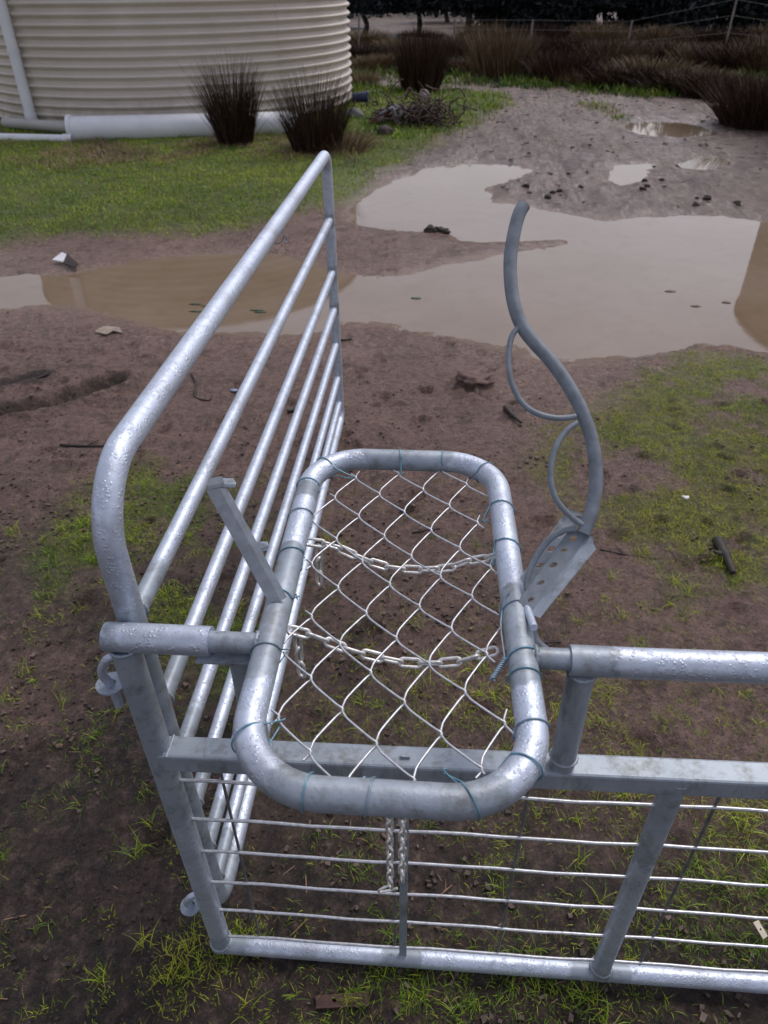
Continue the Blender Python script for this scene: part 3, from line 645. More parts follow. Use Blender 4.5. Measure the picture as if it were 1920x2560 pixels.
# right perforated channel: near angle + far plate
def holes_plate(name,quad,off,hs_,m,parent,nu=44,nv=12):
    # quad: 4 corners (u along), holes punched as missing cells of a fine grid, smoothed circle edge by snapping
    q=[np.array(p_) for p_ in quad]
    def P(u,v): return (q[0]*(1-u)+q[1]*u)*(1-v)+(q[3]*(1-u)+q[2]*u)*v
    Lu=np.linalg.norm(q[1]-q[0]); Lv=np.linalg.norm(q[3]-q[0])
    bm=bmesh.new(); off=Vector(off)
    # polygon faces around each hole: split plate in strips
    hs_=sorted(hs_); us=[0]+[ (hs_[i][0]+hs_[i+1][0])/2 for i in range(len(hs_)-1)]+[1]
    vs=[];fs=[]
    def addv(p): vs.append(tuple(p)); return len(vs)-1
    for i,(hu,hv,hr) in enumerate(hs_):
        u0,u1=us[i],us[i+1]; segs=24
        circ=[];rect=[]
        for k in range(segs):
            a=2*math.pi*k/segs; cu,cv=math.cos(a),math.sin(a)
            circ.append(addv(P(hu+cu*hr/Lu,hv+cv*hr/Lv)))
            # ray to rectangle
            ts=[]
            du,dv=cu/Lu,cv/Lv
            if du>1e-9: ts.append((u1-hu)/du)
            if du<-1e-9: ts.append((u0-hu)/du)
            if dv>1e-9: ts.append((1-hv)/dv)
            if dv<-1e-9: ts.append((0-hv)/dv)
            t_=min(ts); rect.append([hu+du*t_,hv+dv*t_])
        for cu_,cv_ in ((u0,0),(u1,0),(u1,1),(u0,1)):
            k=min(range(segs),key=lambda k:((rect[k][0]-cu_)*Lu)**2+((rect[k][1]-cv_)*Lv)**2); rect[k]=[cu_,cv_]
        rid=[addv(P(*r_)) for r_ in rect]
        for k in range(segs): l=(k+1)%segs; fs.append((circ[k],circ[l],rid[l],rid[k]))
    n=len(vs); V=vs+[tuple(np.array(v_)+np.array(off)) for v_ in vs]
    F=fs+[tuple(reversed([j+n for j in f_])) for f_ in fs]
    segs=24
    for i in range(len(hs_)):
        b_=i*48
        for k in range(segs): l=(k+1)%segs; F.append((b_+k,b_+k+n,b_+l+n,b_+l))
    for a_,b_ in ((0,1),(1,2),(2,3),(3,0)):
        pa,pb=q[a_],q[b_]; o_=len(V); V+=[tuple(pa),tuple(pb),tuple(pb+np.array(off)),tuple(pa+np.array(off))]; F.append((o_,o_+1,o_+2,o_+3))
    mb_=MB().add(V,F,False); return mb_.build(name,m,parent,fix=True)
f0,f1,f2,f3=D3(1271,1538,.948),D3(1427,1321,.975),D3(1474,1334,.968),D3(1326,1535,.938)
inn=(D3(1268,1500,.99)-f0); inn=inn/np.linalg.norm(inn)*.0028
ch=holes_plate('drilled_angle',[f0,f1,f2,f3],inn,[(.17,.50,.0052),(.37,.42,.0048),(.58,.40,.0055),(.76,.42,.004),(.90,.45,.0055)],DARKP,cr)
MB().slab([f3,f2,D3(1481,1338,.962),D3(1490,1373,.945),D3(1350,1545,.918)],np.array([-.001,.0025,-.001])).build('drilled_angle_leg',PAINT,cr)
p0,p1,p2,p3=D3(1269,1494,.985),D3(1408,1289,1.015),D3(1456,1296,1.01),D3(1322,1500,.985)
holes_plate('drilled_plate',[p0,p1,p2,p3],inn,[(.12,.5,.0055),(.40,.5,.0048),(.60,.5,.0055),(.78,.45,.0055)],PAINT,cr)
MB().slab([D3(1409,1291,1.012),D3(1415,1278,1.012),D3(1452,1289,1.008),D3(1456,1297,1.006)],(0,.002,.003)).build('end_plate',PAINT,cr)
MB().tube([D3(1299,1481,.99),D3(1318,1520,.948),D3(1335,1569,.905)],.0049,16).build('locking_pin',GALV,cr)
MB().tube(catmull([D3(1326,1572,.955),D3(1331,1592,.957),D3(1342,1612,.958),D3(1368,1634,.965)],6),.0085,14).build('gusset_rod',PAINT,cr)
# S-shaped restraint bar with half loops
sb=[(1310,513),(1300,530),(1291,558),(1282,600),(1276,645),(1276,690),(1281,740),(1292,785),(1309,822),(1335,856),(1365,888),(1392,922),(1417,958),(1441,1000),(1462,1046),(1478,1095),(1488,1150),(1490,1205),(1483,1260),(1472,1298),(1458,1334)]
n=len(sb); sp3=[D3(a,b,.985-.02*i/n) for i,(a,b) in enumerate(sb)]
MB().tube(catmull(sp3,5),.0092,20).build('restraint_bar',DARKP,cr)
def lp(pts,r,nm='half_loop'): MB().tube(catmull([D3(a,b,D) for a,b,D in pts],6),r,12).build(nm,DARKP,cr)
lp([(1296,818,.975),(1280,840,.974),(1272,880,.972),(1272,920,.970),(1281,962,.968),(1303,1004,.967),(1335,1030,.966),(1375,1043,.966),(1410,1045,.966),(1440,1041,.966)],.0040)
lp([(1443,1056,.965),(1415,1078,.962),(1391,1115,.958),(1378,1160,.956),(1377,1205,.955),(1389,1245,.957),(1410,1274,.960),(1436,1298,.963),(1456,1312,.963)],.0040)
lp([(1440,1322,.968),(1410,1326,.972),(1375,1347,.974),(1345,1385,.974),(1325,1425,.972),(1317,1455,.970),(1318,1475,.966)],.0045)

# ---------------- chains ----------------
def chainlink(): 
    Ls,Ws,r=.0355,.0158,.0024; pts=[]
    hl=Ls/2-Ws/2; rr=Ws/2-r
    for k in range(9): a=-math.pi/2+math.pi*k/8; pts.append((hl+math.cos(a)*rr,math.sin(a)*rr,0))
    for k in range(9): a=math.pi/2+math.pi*k/8; pts.append((-hl+math.cos(a)*rr,math.sin(a)*rr,0))
    mb=MB().tube(pts,r,9,closed=True,up=(0,0,1)); o=mb.build('link',CHAINM,None); return o
LINK=None
def chain(name,path,label,group=None,tw=0.5,pitch=.0268,sc=1.0):
    global LINK
    P=[np.array(p_) for p_ in dense(path,.001)]; cum=[0]
    for a,b in zip(P[:-1],P[1:]): cum.append(cum[-1]+np.linalg.norm(b-a))
    root=thing(name,tuple(P[0]),label,'chain',group); n=int(cum[-1]/pitch)
    for k in range(n):
        s=(k+.5)*pitch; i=min(range(len(cum)),key=lambda j:abs(cum[j]-s)); i=min(max(i,3),len(P)-4)
        T=P[i+3]-P[i-3]; T/=np.linalg.norm(T)
        up=np.array([0,0,1.]) if abs(T[2])<.85 else np.array([0,-1.,0]); b=np.cross(up,T); b/=np.linalg.norm(b); c=np.cross(T,b)
        ang=(math.pi/2 if k%2 else 0)+tw+random.uniform(-.15,.15)
        bb=b*math.cos(ang)+c*math.sin(ang); cc=np.cross(T,bb)
        M=Matrix(((T[0]*sc,bb[0]*sc,cc[0]*sc,P[i][0]),(T[1]*sc,bb[1]*sc,cc[1]*sc,P[i][1]),(T[2]*sc,bb[2]*sc,cc[2]*sc,P[i][2]),(0,0,0,1)))
        if LINK is None: o=chainlink(); LINK=o
        else: o=LINK.copy(); C.objects.link(o)
        o.parent=root; o.matrix_parent_inverse=Matrix.Translation(-Vector(root.location)); o.matrix_basis=M
    return root
CG='sling chains under the cradle'
chain('sling_chain',catmull([ony(a,b,.235) for a,b in [(766,1354),(827,1364),(886,1388),(953,1413),(1021,1423),(1071,1423),(1122,1419),(1164,1405),(1206,1397),(1238,1389),(1268,1380)]],6),'galvanised sling chain hanging under the far half of the netting',CG)
chain('sling_chain',catmull([ony(a,b,.045) for a,b in [(722,1574),(784,1590),(839,1612),(894,1630),(953,1645),(1012,1656),(1071,1658),(1122,1656),(1160,1650),(1206,1636),(1250,1624),(1284,1612)]],6),'galvanised sling chain hanging under the netting level with the pivots',CG)
chain('chain_tail',[ony(797,1365,.236),ony(798,1400,.236),ony(799,1470,.236)],'short loose chain tail hanging from the far sling chain at its left end','loose chain tails')
chain('chain_tail',[ony(744,1590,.046),ony(748,1640,.046),ony(757,1700,.046)],'short loose chain tail hanging from the near sling chain at its left end','loose chain tails')
cx_=.3655
fc=chain('hanging_chain',[(cx_-.004,-.206,.893),(cx_-.004,-.206,.735)],'doubled galvanised chain hanging from the near end of the cradle frame',None,tw=.8,pitch=.0175,sc=.66)
for k in range(8):
    o=LINK.copy(); C.objects.link(o); o.parent=fc; o.matrix_parent_inverse=Matrix.Translation(-Vector(fc.location))
    ang=(math.pi/2 if k%2 else 0)+.4; b=Vector((math.cos(ang),math.sin(ang),0)); c=Vector((0,0,1)).cross(b)
    M=Matrix(((0,b.x*.66,c.x*.66,cx_+.010),(0,b.y*.66,c.y*.66,-.204),(.66,b.z*.66,c.z*.66,.88-k*.0175),(0,0,0,1))); o.matrix_basis=M
MB().tube(catmull([(cx_-.006,-.206,.737),(cx_-.016,-.208,.730),(cx_-.017,-.207,.722),(cx_-.004,-.205,.724),(cx_+.004,-.205,.730)],5),.0016,8).build('snap_hook',CHAINM,fc)
MB().tube([(.3625,-.205,.915),(.3625,-.205,.885),(.374,-.205,.885),(.374,-.205,.915)],.003,8).build('chain_staple',PAINT,cr)

# ---------------- water tanks ----------------
def m_tank():
    m,n,b=mat('cream_corrugated_steel'); v=world(n)
    col=ramp(n,noise(n,v,1.6,6,.6),[(.3,(.58,.52,.45)),(.7,(.68,.62,.55))])
    s=n.nodes.new('ShaderNodeSeparateXYZ'); n.links.new(v,s.inputs[0])
    low=nd(n,'ShaderNodeMapRange'); low.inputs['From Min'].default_value=.0; low.inputs['From Max'].default_value=.5; low.inputs['To Min'].default_value=.5; low.inputs['To Max'].default_value=0
    n.links.new(s.outputs['Z'],low.inputs['Value'])
    col=mixc(n,math_(n,'MULTIPLY',low.outputs[0],ramp(n,noise(n,v,6,5,.6),[(.4,g(0)),(.6,g(1))])),col,(.16,.13,.10))
    n.links.new(col,b.inputs['Base Color']); b.inputs['Roughness'].default_value=.45; return m
MT=m_tank()
def tank(az,D,Rr,Hh_,label,z0=.0):
    a=R(az); cx,cy=CP[0]+D*math.sin(a),CP[1]+D*math.cos(a)
    t=thing('water_tank',(cx,cy,z0),label,'water tank','corrugated water tanks')
    seg=192; per=.108; nz_=int(Hh_/per*10); v=[];f=[]
    for i in range(nz_+1):
        z=i/nz_*Hh_; rr=Rr+.027*math.cos(2*math.pi*z/per)
        for k in range(seg):
            q=2*math.pi*k/seg; v.append((cx+rr*math.cos(q),cy+rr*math.sin(q),z0+z))
    for i in range(nz_):
        for k in range(seg): l=(k+1)%seg; f.append((i*seg+k,i*seg+l,(i+1)*seg+l,(i+1)*seg+k))
    MB().add(v,f,True).build('wall',MT,t)
    v=[(cx,cy,z0+Hh_+.35)]; f=[]
    for rr,z in ((.3,Hh_+.34),(Rr+.05,Hh_+.03),(Rr+.05,Hh_-.02)):
        for k in range(seg): q=2*math.pi*k/seg; v.append((cx+rr*math.cos(q),cy+rr*math.sin(q),z0+z))
    for k in range(seg):
        l=(k+1)%seg; f.append((0,1+k,1+l))
        for j in (0,1): f.append((1+j*seg+k,1+(j+1)*seg+k,1+(j+1)*seg+l,1+j*seg+l))
    MB().add(v,f,False).build('roof',MT,t)
    # sheet seams with rivets
    for q in (math.atan2(CP[1]-cy,CP[0]-cx)+R(30),):
        c,s_=math.cos(q),math.sin(q); pts=[]
        for k in range(int(Hh_/per*6)): z=k*per/6; rr=Rr+.027*math.cos(2*math.pi*z/per)+.0015; pts.append((cx+rr*c,cy+rr*s_,z0+z))
        MB().tube(pts,.0045,6).build('seam',MT,t)
    return t,cx,cy
tk,tx,ty=tank(-18.2,13.5,2.73,2.55,'large cream corrugated steel water tank standing on the lawn')
tank(33.9,12.5,2.47,2.5,'cream corrugated steel water tank standing to the right of the muddy track')
# black outlet dome on the first tank
oc=onz(715,300,0); 
MB().add(*(lambda: (lambda r,c:([ (c[0]+r*math.cos(a)*math.cos(b),c[1]-.35*r*math.sin(b)*1.0-.05,c[2]+r*math.sin(a)*math.cos(b)) for b in [i*math.pi/12 for i in range(7)] for a in [j*math.pi/12 for j in range(25)]],[(i*25+j,i*25+j+1,(i+1)*25+j+1,(i+1)*25+j) for i in range(6) for j in range(24)]))(.17,(-1.83,10.62,.30)))()).build('black_outlet_cover',BLACKM,tk)
# down pipe against the tank
base=onz(147,322,.0)
th=math.atan2(base[1]-ty,base[0]-tx); dpx,dpy=tx+(2.73+.085)*math.cos(th),ty+(2.73+.085)*math.sin(th)
dpt=thing('downpipe',(dpx,dpy,0),'white vertical downpipe standing against the corrugated tank','pipe')
MB().tube([(dpx,dpy,.10),(dpx,dpy,2.75)],.068,24).build('pipe',WHITEPVC,dpt)
MB().tube([(dpx,dpy,.08),(dpx,dpy,.24)],.078,24).build('socket',WHITEPVC,dpt)
for z in (.9,2.0): MB().tube([(dpx,dpy,z),(dpx,dpy,z+.05)],.074,24).build('clip',WHITEPVC,dpt)
pa=onz(182,357,0); pb=onz(765,343,0); rp=.145
bp=thing('storm_pipe',tuple((pa+pb)/2),'thick white plastic pipe lying on the ground in front of the tank','pipe')
up=np.array([0,0,1.])
MB().tube(dense([pa+up*rp,pb+up*rp],.5),rp,32).build('pipe',WHITEPVC,bp)
MB().tube([pa+up*(rp+.01),pa+up*(rp+.01)+(pb-pa)/np.linalg.norm(pb-pa)*.05],rp+.012,32).build('end_cap',WHITEPVC,bp)
s0=np.array([dpx-.35,dpy-.05,.13]);
MB().tube([s0,pa+up*(rp+.03)],.062,20).build('branch_pipe',m_simple('grey_pvc',(.40,.40,.38),.5,0,.1,4),bp)
la=onz(-260,352,0); lb=onz(186,362,0)
sp_=thing('drain_pipe',tuple((la+lb)/2),'thin white pipe running left along the ground from the thick one','pipe')
MB().tube(dense([la+up*.06,lb+up*.06],.5),.052,20).build('pipe',WHITEPVC,sp_)
MB().tube([lb+up*.06-(lb-la)/np.linalg.norm(lb-la)*.12,lb+up*.06],.06,20).build('coupling',WHITEPVC,sp_)

# ---------------- tussocks, trees ----------------
MT1=m_grass('rush_stems',[(0,(.016,.010,.008)),(.5,(.055,.034,.026)),(1,(.16,.10,.07))])
MT2=m_grass('rush_stems_brown',[(0,(.06,.040,.024)),(.5,(.17,.118,.072)),(1,(.34,.25,.16))])
def tussock_mesh(n,rad,Hm,spread,w,m,name,power=1.0):
    r=rad*np.sqrt(rng.random(n)); a=rng.random(n)*6.283; bx=r*np.cos(a); by=r*np.sin(a)
    L=Hm*rng.uniform(.45,1.05,n)*(1-.25*(r/rad)); seg=4
    da=a+rng.normal(0,.5,n); ln=spread*(r/rad)**power+np.abs(rng.normal(0,.10,n))+(rng.random(n)<.06)*rng.uniform(.1,.5,n); V=np.zeros((n,seg+1,2,3)); pa=rng.random(n)*6.283
    for k in range(seg+1):
        t=k/seg; out=L*ln*(t*.6+.4*t*t); upz=L*t*np.sqrt(np.clip(1-ln**2*.5,.3,1)); ww=w*(1-.75*t)
        for s,sg in ((0,-.5),(1,.5)):
            V[:,k,s,0]=bx+np.cos(da)*out+np.cos(pa)*ww*sg; V[:,k,s,1]=by+np.sin(da)*out+np.sin(pa)*ww*sg; V[:,k,s,2]=upz
    q=np.array([[2*k,2*k+1,2*k+3,2*k+2] for k in range(seg)])[None]; F=((np.arange(n)*(seg+1)*2)[:,None,None]+q).reshape(-1,4)
    col=np.zeros((n,seg+1,2,4)); col[...,0]=np.clip(rng.normal(.4,.25,n),0,1)[:,None,None]; col[...,3]=1
    return npmesh(name,V.reshape(-1,3),F,m,True,col.reshape(-1,4))
def at_ground(px,py): q=onz(px,py); return (float(q[0]),float(q[1]),gz(q[0],q[1])-.02)
def tus(px,py,n,rad,Hm,spread,w,m,label,group=None,power=1.):
    o=tussock_mesh(n,rad,Hm,spread,w,m,'rush_tussock',power); o.location=at_ground(px,py); return tag(o,label,'tussock',group)
tus(592,372,1300,.19,.98,.30,.0075,MT1,'dark upright rush tussock in front of the tank, left of the two','rush tussocks by the tank')
tus(792,388,1300,.26,.88,.36,.007,MT1,'dark rush tussock at the right edge of the tank in front of the pipe','rush tussocks by the tank')
tus(1052,238,1500,.30,1.0,.25,.014,MT1,'tall dense dark rush tussock standing alone beside the track')
t1=tussock_mesh(1500,.55,1.0,.40,.020,MT1,'rush_tussock'); t1.location=at_ground(1405,206); t1.scale=(1,1,.62); tag(t1,'dark brown rush tussock in the overgrown row behind the track','tussock','dark tussocks in the row behind the track')
t2=tussock_mesh(1300,.50,1.0,.40,.020,MT2,'rush_tussock'); t2.location=at_ground(1250,196); tag(t2,'reddish brown rush tussock in the overgrown row behind the track','tussock','brown tussocks in the row behind the track')
def dupo(o,loc,rz,sx,sz):
    c=o.copy(); C.objects.link(c); c.location=loc; c.rotation_euler=(0,0,rz); c.scale=(sx,sx,sz); return c
for px,py,k,s in [(1485,214,0,1.0),(1545,218,1,1.05),(1620,212,0,1.2),(1690,226,1,1.25),(1750,232,0,1.0),(1800,240,1,1.1),(1330,192,1,.9),(1180,186,0,.75),(1110,182,1,.8),(980,176,0,.9),(925,180,0,.8),(900,150,1,1.),(1000,140,0,1.05),(1090,150,1,.95),(1160,150,0,1.1),(1230,155,1,1.),(1300,150,0,1.05),(1370,160,1,1.1),(1450,160,1,1.15),(1530,165,0,1.2),(1600,160,1,1.1),(1680,160,0,1.2),(1760,170,0,1.2),(1840,180,1,1.25),(1920,185,0,1.3),(2000,190,0,1.3),(1950,120,0,1.4),(1800,125,1,1.3),(1650,118,0,1.2),(1500,118,0,1.2),(1350,115,1,1.1),(1200,112,0,1.1),(1050,110,1,1.0),(920,115,0,1.0)]:
    s2=.72 if (px>1440 and py>205) else 1.0
    dupo(t1 if k else t2,at_ground(px,py),random.random()*6,s,s*s2*random.uniform(.42,.60))
t3=tussock_mesh(2600,.62,1.15,.55,.014,MT1,'dark_bush'); t3.location=at_ground(1912,312); t3.scale=(.9,.9,.60); tag(t3,'large dark sprawling bush at the right edge beside the far puddles','bush')
t4=tussock_mesh(500,.25,.40,.8,.012,MDRY,'grass_clump'); t4.location=at_ground(905,218); tag(t4,'small orange tan clump of dead grass beside the tank','grass clump')
t5=tussock_mesh(700,.35,.30,.95,.008,MDRY,'grass_clump'); t5.location=at_ground(850,385); tag(t5,'low dead brown grass clump at the foot of the right tussock','grass clump')

MLEAF=m_grass('dark_foliage',[(0,(.010,.015,.016)),(.5,(.030,.040,.043)),(1,(.070,.085,.085))])
def tree_proto(Ht,cr_,seed,label,bush=False):
    rs=np.random.default_rng(seed); t=thing('tree',(0,0,0),label,'tree','dark trees behind the fence')
    mb=MB(); th=Ht*.45
    trunks=1 if seed%2 else 2
    tips=[]
    for q in range(trunks):
        bx=q*.25; pts=[(bx,0,-.1)]
        for k in range(1,6): pts.append((bx+rs.normal(0,.06)*k,rs.normal(0,.06)*k,th*k/5*1.4))
        mb.tube(catmull(pts,3),list(np.linspace(.11,.035,16)),8)
        for b in range(9):
            z=rs.uniform(th*.45,th*1.4); a=rs.random()*6.28; L=rs.uniform(.6,1.3)*cr_*.7
            s=np.array(pts[min(5,int(z/(th*.28)))])*1.0; s[2]=z; e=s+np.array([math.cos(a)*L,math.sin(a)*L,rs.uniform(.2,.8)*L]); mid=(s+e)/2+rs.normal(0,.08,3)
            mb.tube(catmull([s,mid,e],4),list(np.linspace(.04,.01,9)),5); tips.append(e); tips.append(mid)
    mb.build('trunk',BARK,t)
    tips=np.array(tips); nl=9000
    cl=np.concatenate([tips,rs.normal(0,1,(26,3))*np.array([cr_*.5,cr_*.5,Ht*.17])+np.array([0,0,Ht*(.60 if seed==3 else .30)])])
    i=rs.integers(0,len(cl),nl); c=cl[i]+rs.normal(0,1,(nl,3))*np.array([.34,.34,.26]); c=c[c[:,2]>(.75 if seed==3 else .02)]; nl=len(c)
    d1=rs.normal(0,1,(nl,3)); d1/=np.linalg.norm(d1,axis=1)[:,None]; d2=np.cross(d1,rs.normal(0,1,(nl,3))); d2/=np.linalg.norm(d2,axis=1)[:,None]
    Lf=rs.uniform(.07,.16,nl)[:,None]; Wf=Lf*.35
    V=np.stack([c-d1*Lf,c+d2*Wf,c+d1*Lf,c-d2*Wf],1).reshape(-1,3); F=np.arange(nl*4).reshape(-1,4)
    col=np.zeros((nl,4,4)); col[...,0]=np.clip(rs.normal(.45,.25,nl),0,1)[:,None]; col[...,3]=1
    o=npmesh('crown',V,F,MLEAF,False,col.reshape(-1,4)); o.parent=t; return t
protos=[tree_proto(2.45,1.3,s,'dark evergreen tree with bare lower trunk in the belt behind the fence') for s in (3,4,5)]
tl=[]
for px,py in [(905,92),(1045,88),(1170,95),(1215,92),(1300,85),(1370,92),(1460,95),(1475,88),(1560,90),(1630,84),(1700,92),(1780,84),(1860,90),(1930,86),(2020,90),(860,70),(1120,55),(1250,66),(1400,62),(1520,60),(1660,58),(1760,60),(1880,58),(780,80),(2100,70),(600,60),(300,60),(0,60),(-300,60),(2300,80)]: tl.append((px,py))
for i,(px,py) in enumerate(tl):
    q=onz(px,py); loc=(float(q[0]),float(q[1]),0); s=random.uniform(.85,1.15)
    pk=0 if (740<px<1230 or 1440<px<1570 or 1720<px<1790) else 1+i%2
    if not protos[pk].get('used'): protos[pk]['used']=1; t=protos[pk]; t.location=loc; t.rotation_euler=(0,0,random.random()*6); t.scale=(s,s,s)
    else: dup(protos[pk],loc,random.random()*6,s)
# low scrub closing the belt
def m_sc(): return MLEAF
def scrub(n,x0,x1,y0,y1,h):
    c=np.stack([rng.uniform(x0,x1,n),rng.uniform(y0,y1,n),rng.random(n)**1.3*h],1)
    keep=(fbm(c[:,0],c[:,1],.25,3,120)>.03+c[:,2]*.06); c=c[keep]; nl=len(c)
    d1=rng.normal(0,1,(nl,3)); d1/=np.linalg.norm(d1,axis=1)[:,None]; d2=np.cross(d1,rng.normal(0,1,(nl,3))); d2/=np.linalg.norm(d2,axis=1)[:,None]
    Lf=rng.uniform(.15,.35,nl)[:,None]; Wf=Lf*.4
    V=np.stack([c-d1*Lf,c+d2*Wf,c+d1*Lf,c-d2*Wf],1).reshape(-1,3); F=np.arange(nl*4).reshape(-1,4)
    col=np.zeros((nl,4,4)); col[...,0]=np.clip(rng.normal(.4,.25,nl),0,1)[:,None]; col[...,3]=1
    return tag(npmesh('far_scrub',V,F,MLEAF,False,col.reshape(-1,4)),None,None,kind='stuff')
scrub(42000,-40,60,42,60,3.3)

# ---------------- rear fence ----------------
fn=thing('wire_fence',(3,19,0),'thin wire fence with slender posts behind the row of tussocks','fence')
fpx=[(700,150),(897,140),(1130,150),(1320,150),(1560,158),(1800,165),(2050,175)]
fq=[onz(a,b) for a,b in fpx]; tops=[.85,.9,.82,.8,.8,1.2,.9]
for q,h in zip(fq,tops): MB().tube([(q[0],q[1],-.2),(q[0]+.03,q[1],h)],.022,10).build('post',WOOD,fn)
for k in (.25,.5,.75,.98):
    MB().tube([(q[0],q[1]-.03,h*k) for q,h in zip(fq,tops)],.0028,5).build('wire',WIREDK,fn)

# ---------------- scrap heap by the tank ----------------
def G3(px,py,D0,z=0): return onz(px,py,z)
q=onz(968,322); sx,sy=float(q[0]),float(q[1])
def P3(px,py): return ony(px,py,sy)
sc=thing('scrap_frame',(sx,sy,0),'old grey tubular frame with a black seat and a red strip lying in the grass','scrap')
MB().slab([P3(914,318),P3(940,292),P3(985,270),P3(1014,286),P3(1004,318),P3(935,330)],(.0,.30,.03)).build('seat',BLACKM,sc,bevel=.03)
MB().slab([P3(926,306),P3(962,280),P3(970,286),P3(934,314)]+[],(0,-.02,.01)).build('red_strip',REDM,sc)
mt=m_simple('grey_tube',(.25,.25,.28),.5,.4,.2,6)
for pts,r in (([(950,285),(982,268),(985,272)],.02),([(982,268),(990,292),(1004,318)],.022),([(995,292),(1018,270)],.03),([(960,290),(945,300)],.02)):
    MB().tube([P3(a,b)+np.array([0,-.03,0]) for a,b in pts],r,10).build('tube',mt,sc)
def blob(name,loc,rx,ry,rz,m,label,cat,group=None,seed=0,rough=.25):
    bm=bmesh.new(); bmesh.ops.create_icosphere(bm,subdivisions=3,radius=1); rs=np.random.default_rng(seed)
    for v in bm.verts:
        k=1+rough*float(fbm(np.array([v.co.x*1.3+seed]),np.array([v.co.y*1.3+v.co.z*1.7+seed]),1.6,3,seed%7)[0]); v.co=Vector((v.co.x*rx*k,v.co.y*ry*k,max(v.co.z,-.35)*rz*k))
    me=bpy.data.meshes.new(name); bm.to_mesh(me); bm.free(); me.materials.append(m)
    for p_ in me.polygons: p_.use_smooth=True
    o=bpy.data.objects.new(name,me); C.objects.link(o); o.location=loc; return tag(o,label,cat,group)
def ag(px,py,dz=0): a=at_ground(px,py); return (a[0],a[1],a[2]+.02+dz)
bk=thing('bucket',ag(900,272),'small dark blue plastic bucket lying in the grass behind the tank corner','bucket')
bb_=np.array(ag(900,272)); MB().tube([bb_+np.array([-.12,0,.10]),bb_+np.array([.12,.03,.11])],[.06,.075],20).build('body',BLUEM,bk)
MB().tube([bb_+np.array([.118,.03,.11]),bb_+np.array([.135,.032,.111])],[.08,.08],20).build('rim',m_simple('grey_rim',(.3,.3,.32),.5,0,.1,5),bk)
bm_=MB(); hr=np.random.default_rng(8)
for k in range(300):
    c=np.array([sx+.40,sy+.1,gz(sx+.42,sy+.1)])+hr.normal(0,1,3)*np.array([.24,.18,.0])+np.array([0,0,abs(hr.normal(0,.12))+.02]); d=hr.normal(0,1,3); d[2]*=.6; d/=np.linalg.norm(d); L=hr.uniform(.12,.34)
    bm_.tube(catmull([c-d*L/2,c+hr.normal(0,.03,3),c+d*L/2],3),[.010,.011,.009,.008,.008,.007,.004],5)
tag(bm_.build('branch_heap',m_simple('dead_branches',(.085,.055,.045),.8,0,.5,3)),'tangled heap of dead brown branches beside the scrap frame','branch heap')
blob('stone',ag(962,347,.02),.10,.10,.08,CLODM,'round dark stone in the grass below the scrap frame','stone',seed=3)
blob('stone',ag(885,303,.02),.14,.12,.09,m_simple('grey_rag',(.13,.13,.13),.8,0,.4,9),'pale grey rubble lump beside the right tussock','stone',seed=5)
blob('stone',ag(1060,262,.05),.08,.08,.12,m_simple('pink_rubble',(.3,.22,.24),.8,0,.2,9),'pinkish block standing behind the scrap heap','stone',seed=8)
for i,(a,b) in enumerate([(1382,479),(1398,476),(1467,431),(1612,450),(1619,463),(1605,482),(1743,495),(1740,512),(1768,498),(1839,514),(1655,448),(1370,492),(1452,467),(1313,470)]):
    q_=.35+random.random()*.6; blob('mud_clod',ag(a,b,.004),.045*q_,.04*q_,.03*q_,CLODM,'small dark clod on the pink mud of the track','clod','dark clods on the track',seed=i+20,rough=.5)
for i,(a,b,s) in enumerate([(1075,576,.055),(1100,575,.045),(1112,578,.04),(1090,568,.04)]):
    blob('mud_clod',ag(a,b,.01),s,s*.8,s*.6,CLODM,'blackish clod at the tip of the mud spit between the pools','clod','clods on the mud spit',seed=i+50,rough=.6)
blob('mud_mound',ag(1185,962,.0),.09,.07,.020,MUDCLOD,'rough reddish mound of mud between the puddle and the cradle','mud mound',seed=77,rough=.9)

# small objects on the ground
def twig(pts,r,label,m=STICKM,name='stick',group=None):
    P=[onz(a,b) for a,b in pts]; P=[(p_[0],p_[1],gz(p_[0],p_[1])+r*.8) for p_ in P]; c=catmull(P,5); n=len(c)
    mb=MB(); mb.tube(c,[r*(1-.55*k/n)*random.uniform(.85,1.15) for k in range(n)],7)
    k=n//2; q_=np.array(c[k]); mb.tube([q_,q_+np.array([random.uniform(-.05,.05),random.uniform(.01,.05),.006])],[r*.6,r*.25],6)
    return tag(mb.build(name,m),label,'stick',group)
twig([(478,935),(490,960),(487,990),(520,1000),(530,990)],.006,'dark hooked twig on the mud left of the panel rails')
twig([(1262,1022),(1280,1040),(1303,1058)],.013,'short thick black stick lying right of the lower half loop')
twig([(1030,1335),(1100,1330)],.003,'thin dark twig seen through the far netting')
twig([(150,1110),(215,1115),(275,1112)],.007,'long dark stick beside the bend of the panel frame')
twig([(720,1030),(745,1025),(735,1040)],.010,'dark bark piece behind the panel rails')
twig([(1500,1372),(1560,1385),(1640,1400)],.003,'thin dark twig right of the drilled channel')
twig([(1330,1612),(1400,1610)],.005,'short brown stick behind the pivot tube')
twig([(1790,1360),(1810,1400),(1830,1440)],.022,'thick rotten stick in the grass at the right')
twig([(850,855),(880,852)],.007,'small dark stick just behind the far end of the panel')
twig([(60,950),(110,935),(180,905)],.006,'dark wet stick along the upper edge of the rut')
twig([(1090,2250),(1130,2215)],.0022,'pale straw stalk inside the gate panel',STRAW,'straw_stalk')
pl_=thing('rusty_plate',tuple(onz(855,2510)),'rusty brown steel strip with a bolt hole lying at the bottom','metal strip')
a=[onz(788,2492),onz(918,2480),onz(925,2500),onz(918,2516),onz(800,2524)]; 
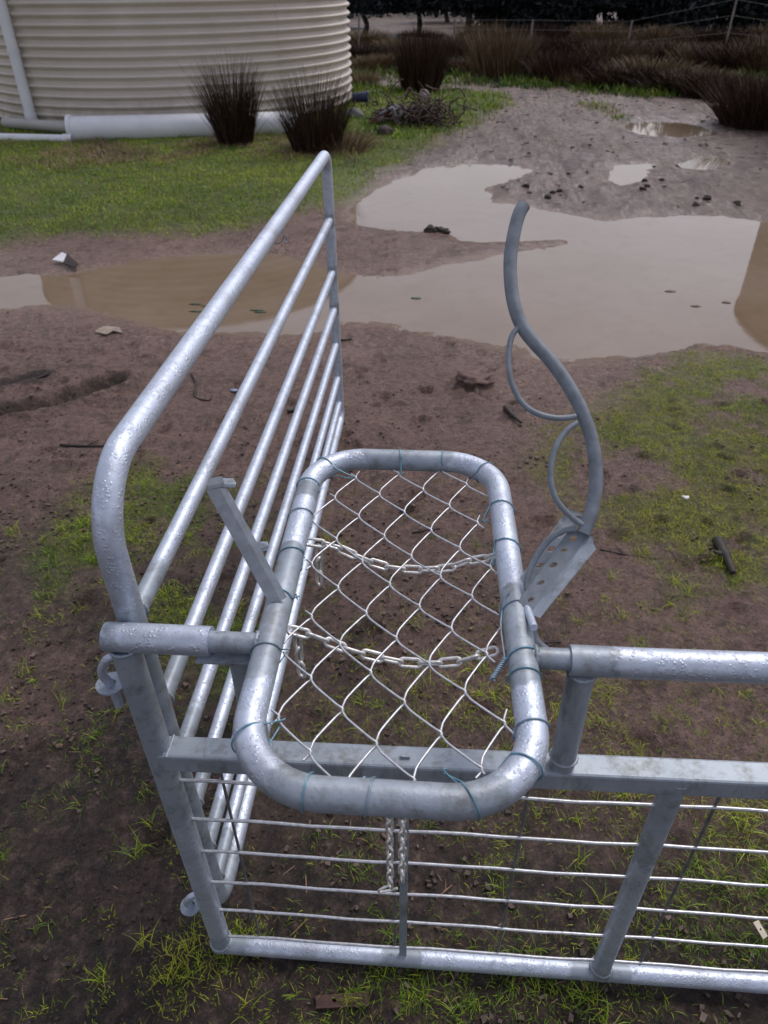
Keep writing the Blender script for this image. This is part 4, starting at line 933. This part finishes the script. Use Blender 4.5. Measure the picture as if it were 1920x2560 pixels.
holes_plate('plate',[onz(788,2492)+up*.006,onz(922,2482)+up*.006,onz(922,2518)+up*.006,onz(792,2524)+up*.006],-up*.004,[(.35,.45,.0042),(.72,.5,.002)],RUSTM,pl_)
MB().slab([onz(790,2523)+up*.0065,onz(922,2517)+up*.0065,onz(922,2520)+up*.0065,onz(790,2527)+up*.0065],up*.006).build('flange',RUSTM,pl_)
tg=thing('tag',tuple(onz(1893,2345)),'small cream plastic ear tag lying on the ground at the right','tag')
holes_plate('plate',[onz(1875,2318)+up*.022,onz(1888,2312)+up*.022,onz(1912,2352)+up*.022,onz(1900,2360)+up*.022],-up*.002,[(.5,.35,.0017),(.5001,.7,.0010)] if False else [(.5,.5,.0022)],BONE,tg)
fe=MB()
q=onz(1710,1262); 
for k in range(7): fe.tube(catmull([q+np.array([.0,0,.028]),q+np.array([.006*math.cos(k),.006*math.sin(k),.033]),q+np.array([-.012+.004*k,.012,.03])],4),[.0035]*9,6)
tag(fe.build('feather',m_simple('white_down',(.8,.8,.8),.8,0,.05,5)),'small white feather caught in the grass at the right','feather')
lf=MB(); q=onz(275,832); lf.slab([onz(238,835)+up*.012,onz(262,824)+up*.02,onz(300,826)+up*.015,onz(308,838)+up*.01,onz(285,836)+up*.02,onz(268,842)+up*.01],up*.005)
tag(lf.build('bark_strip',m_simple('pale_bark',(.30,.25,.20),.8,0,.4,30),bevel=.001),'pale torn bark strip on the mud left of the panel','bark')
rg=MB(); rg.slab([onz(133,658)+up*.02,onz(160,650)+up*.05,onz(172,652)+up*.04,onz(165,664)+up*.02],up*.006)
rr_=thing('torn_wrapper',tuple(onz(160,662)),'torn white and brown wrapper at the far edge of the left pool','litter')
rg.build('white_side',m_simple('white_paper',(.7,.7,.75),.6,0,.1,20),rr_)
MB().slab([onz(160,666)+up*.02,onz(172,652)+up*.045,onz(198,668)+up*.02,onz(190,674)+up*.01],up*.006).build('brown_side',CLODM,rr_)
blob('pebble',ag(585,977,.004),.020,.012,.006,m_simple('blue_pebble',(.25,.30,.45),.35,0,.3,60),'small bluish pebble on the mud behind the panel rails','pebble',seed=90,rough=.1)
for i,(a,b) in enumerate([(1040,745),(1675,728),(1740,765),(1815,756),(1050,1000)][:4]):
    P=onz(a,b,-.02); blob('leaf_scrap',(P[0],P[1],-.021),.03,.018,.004,MUDCLOD if i else m_simple('green_scrap',(.05,.08,.05),.6,0,.2,9),'tiny dark scrap floating on the big puddle','leaf','scraps floating on the puddle',seed=i+100,rough=.5)
for i,(a,b) in enumerate([(650,780),(490,760),(520,765),(640,775),(490,778),(455,745)][:5]):
    P=onz(a,b,-.02); blob('water_weed',(P[0],P[1],-.021),.035,.014,.004,m_simple('pond_weed',(.05,.07,.03),.6,0,.3,9) if i==0 else bpy.data.materials['pond_weed'],'small dark green weed scrap in the brown left pool','weed','weed scraps in the left pool',seed=i+110,rough=.7)
print('OBJS',len(bpy.data.objects))
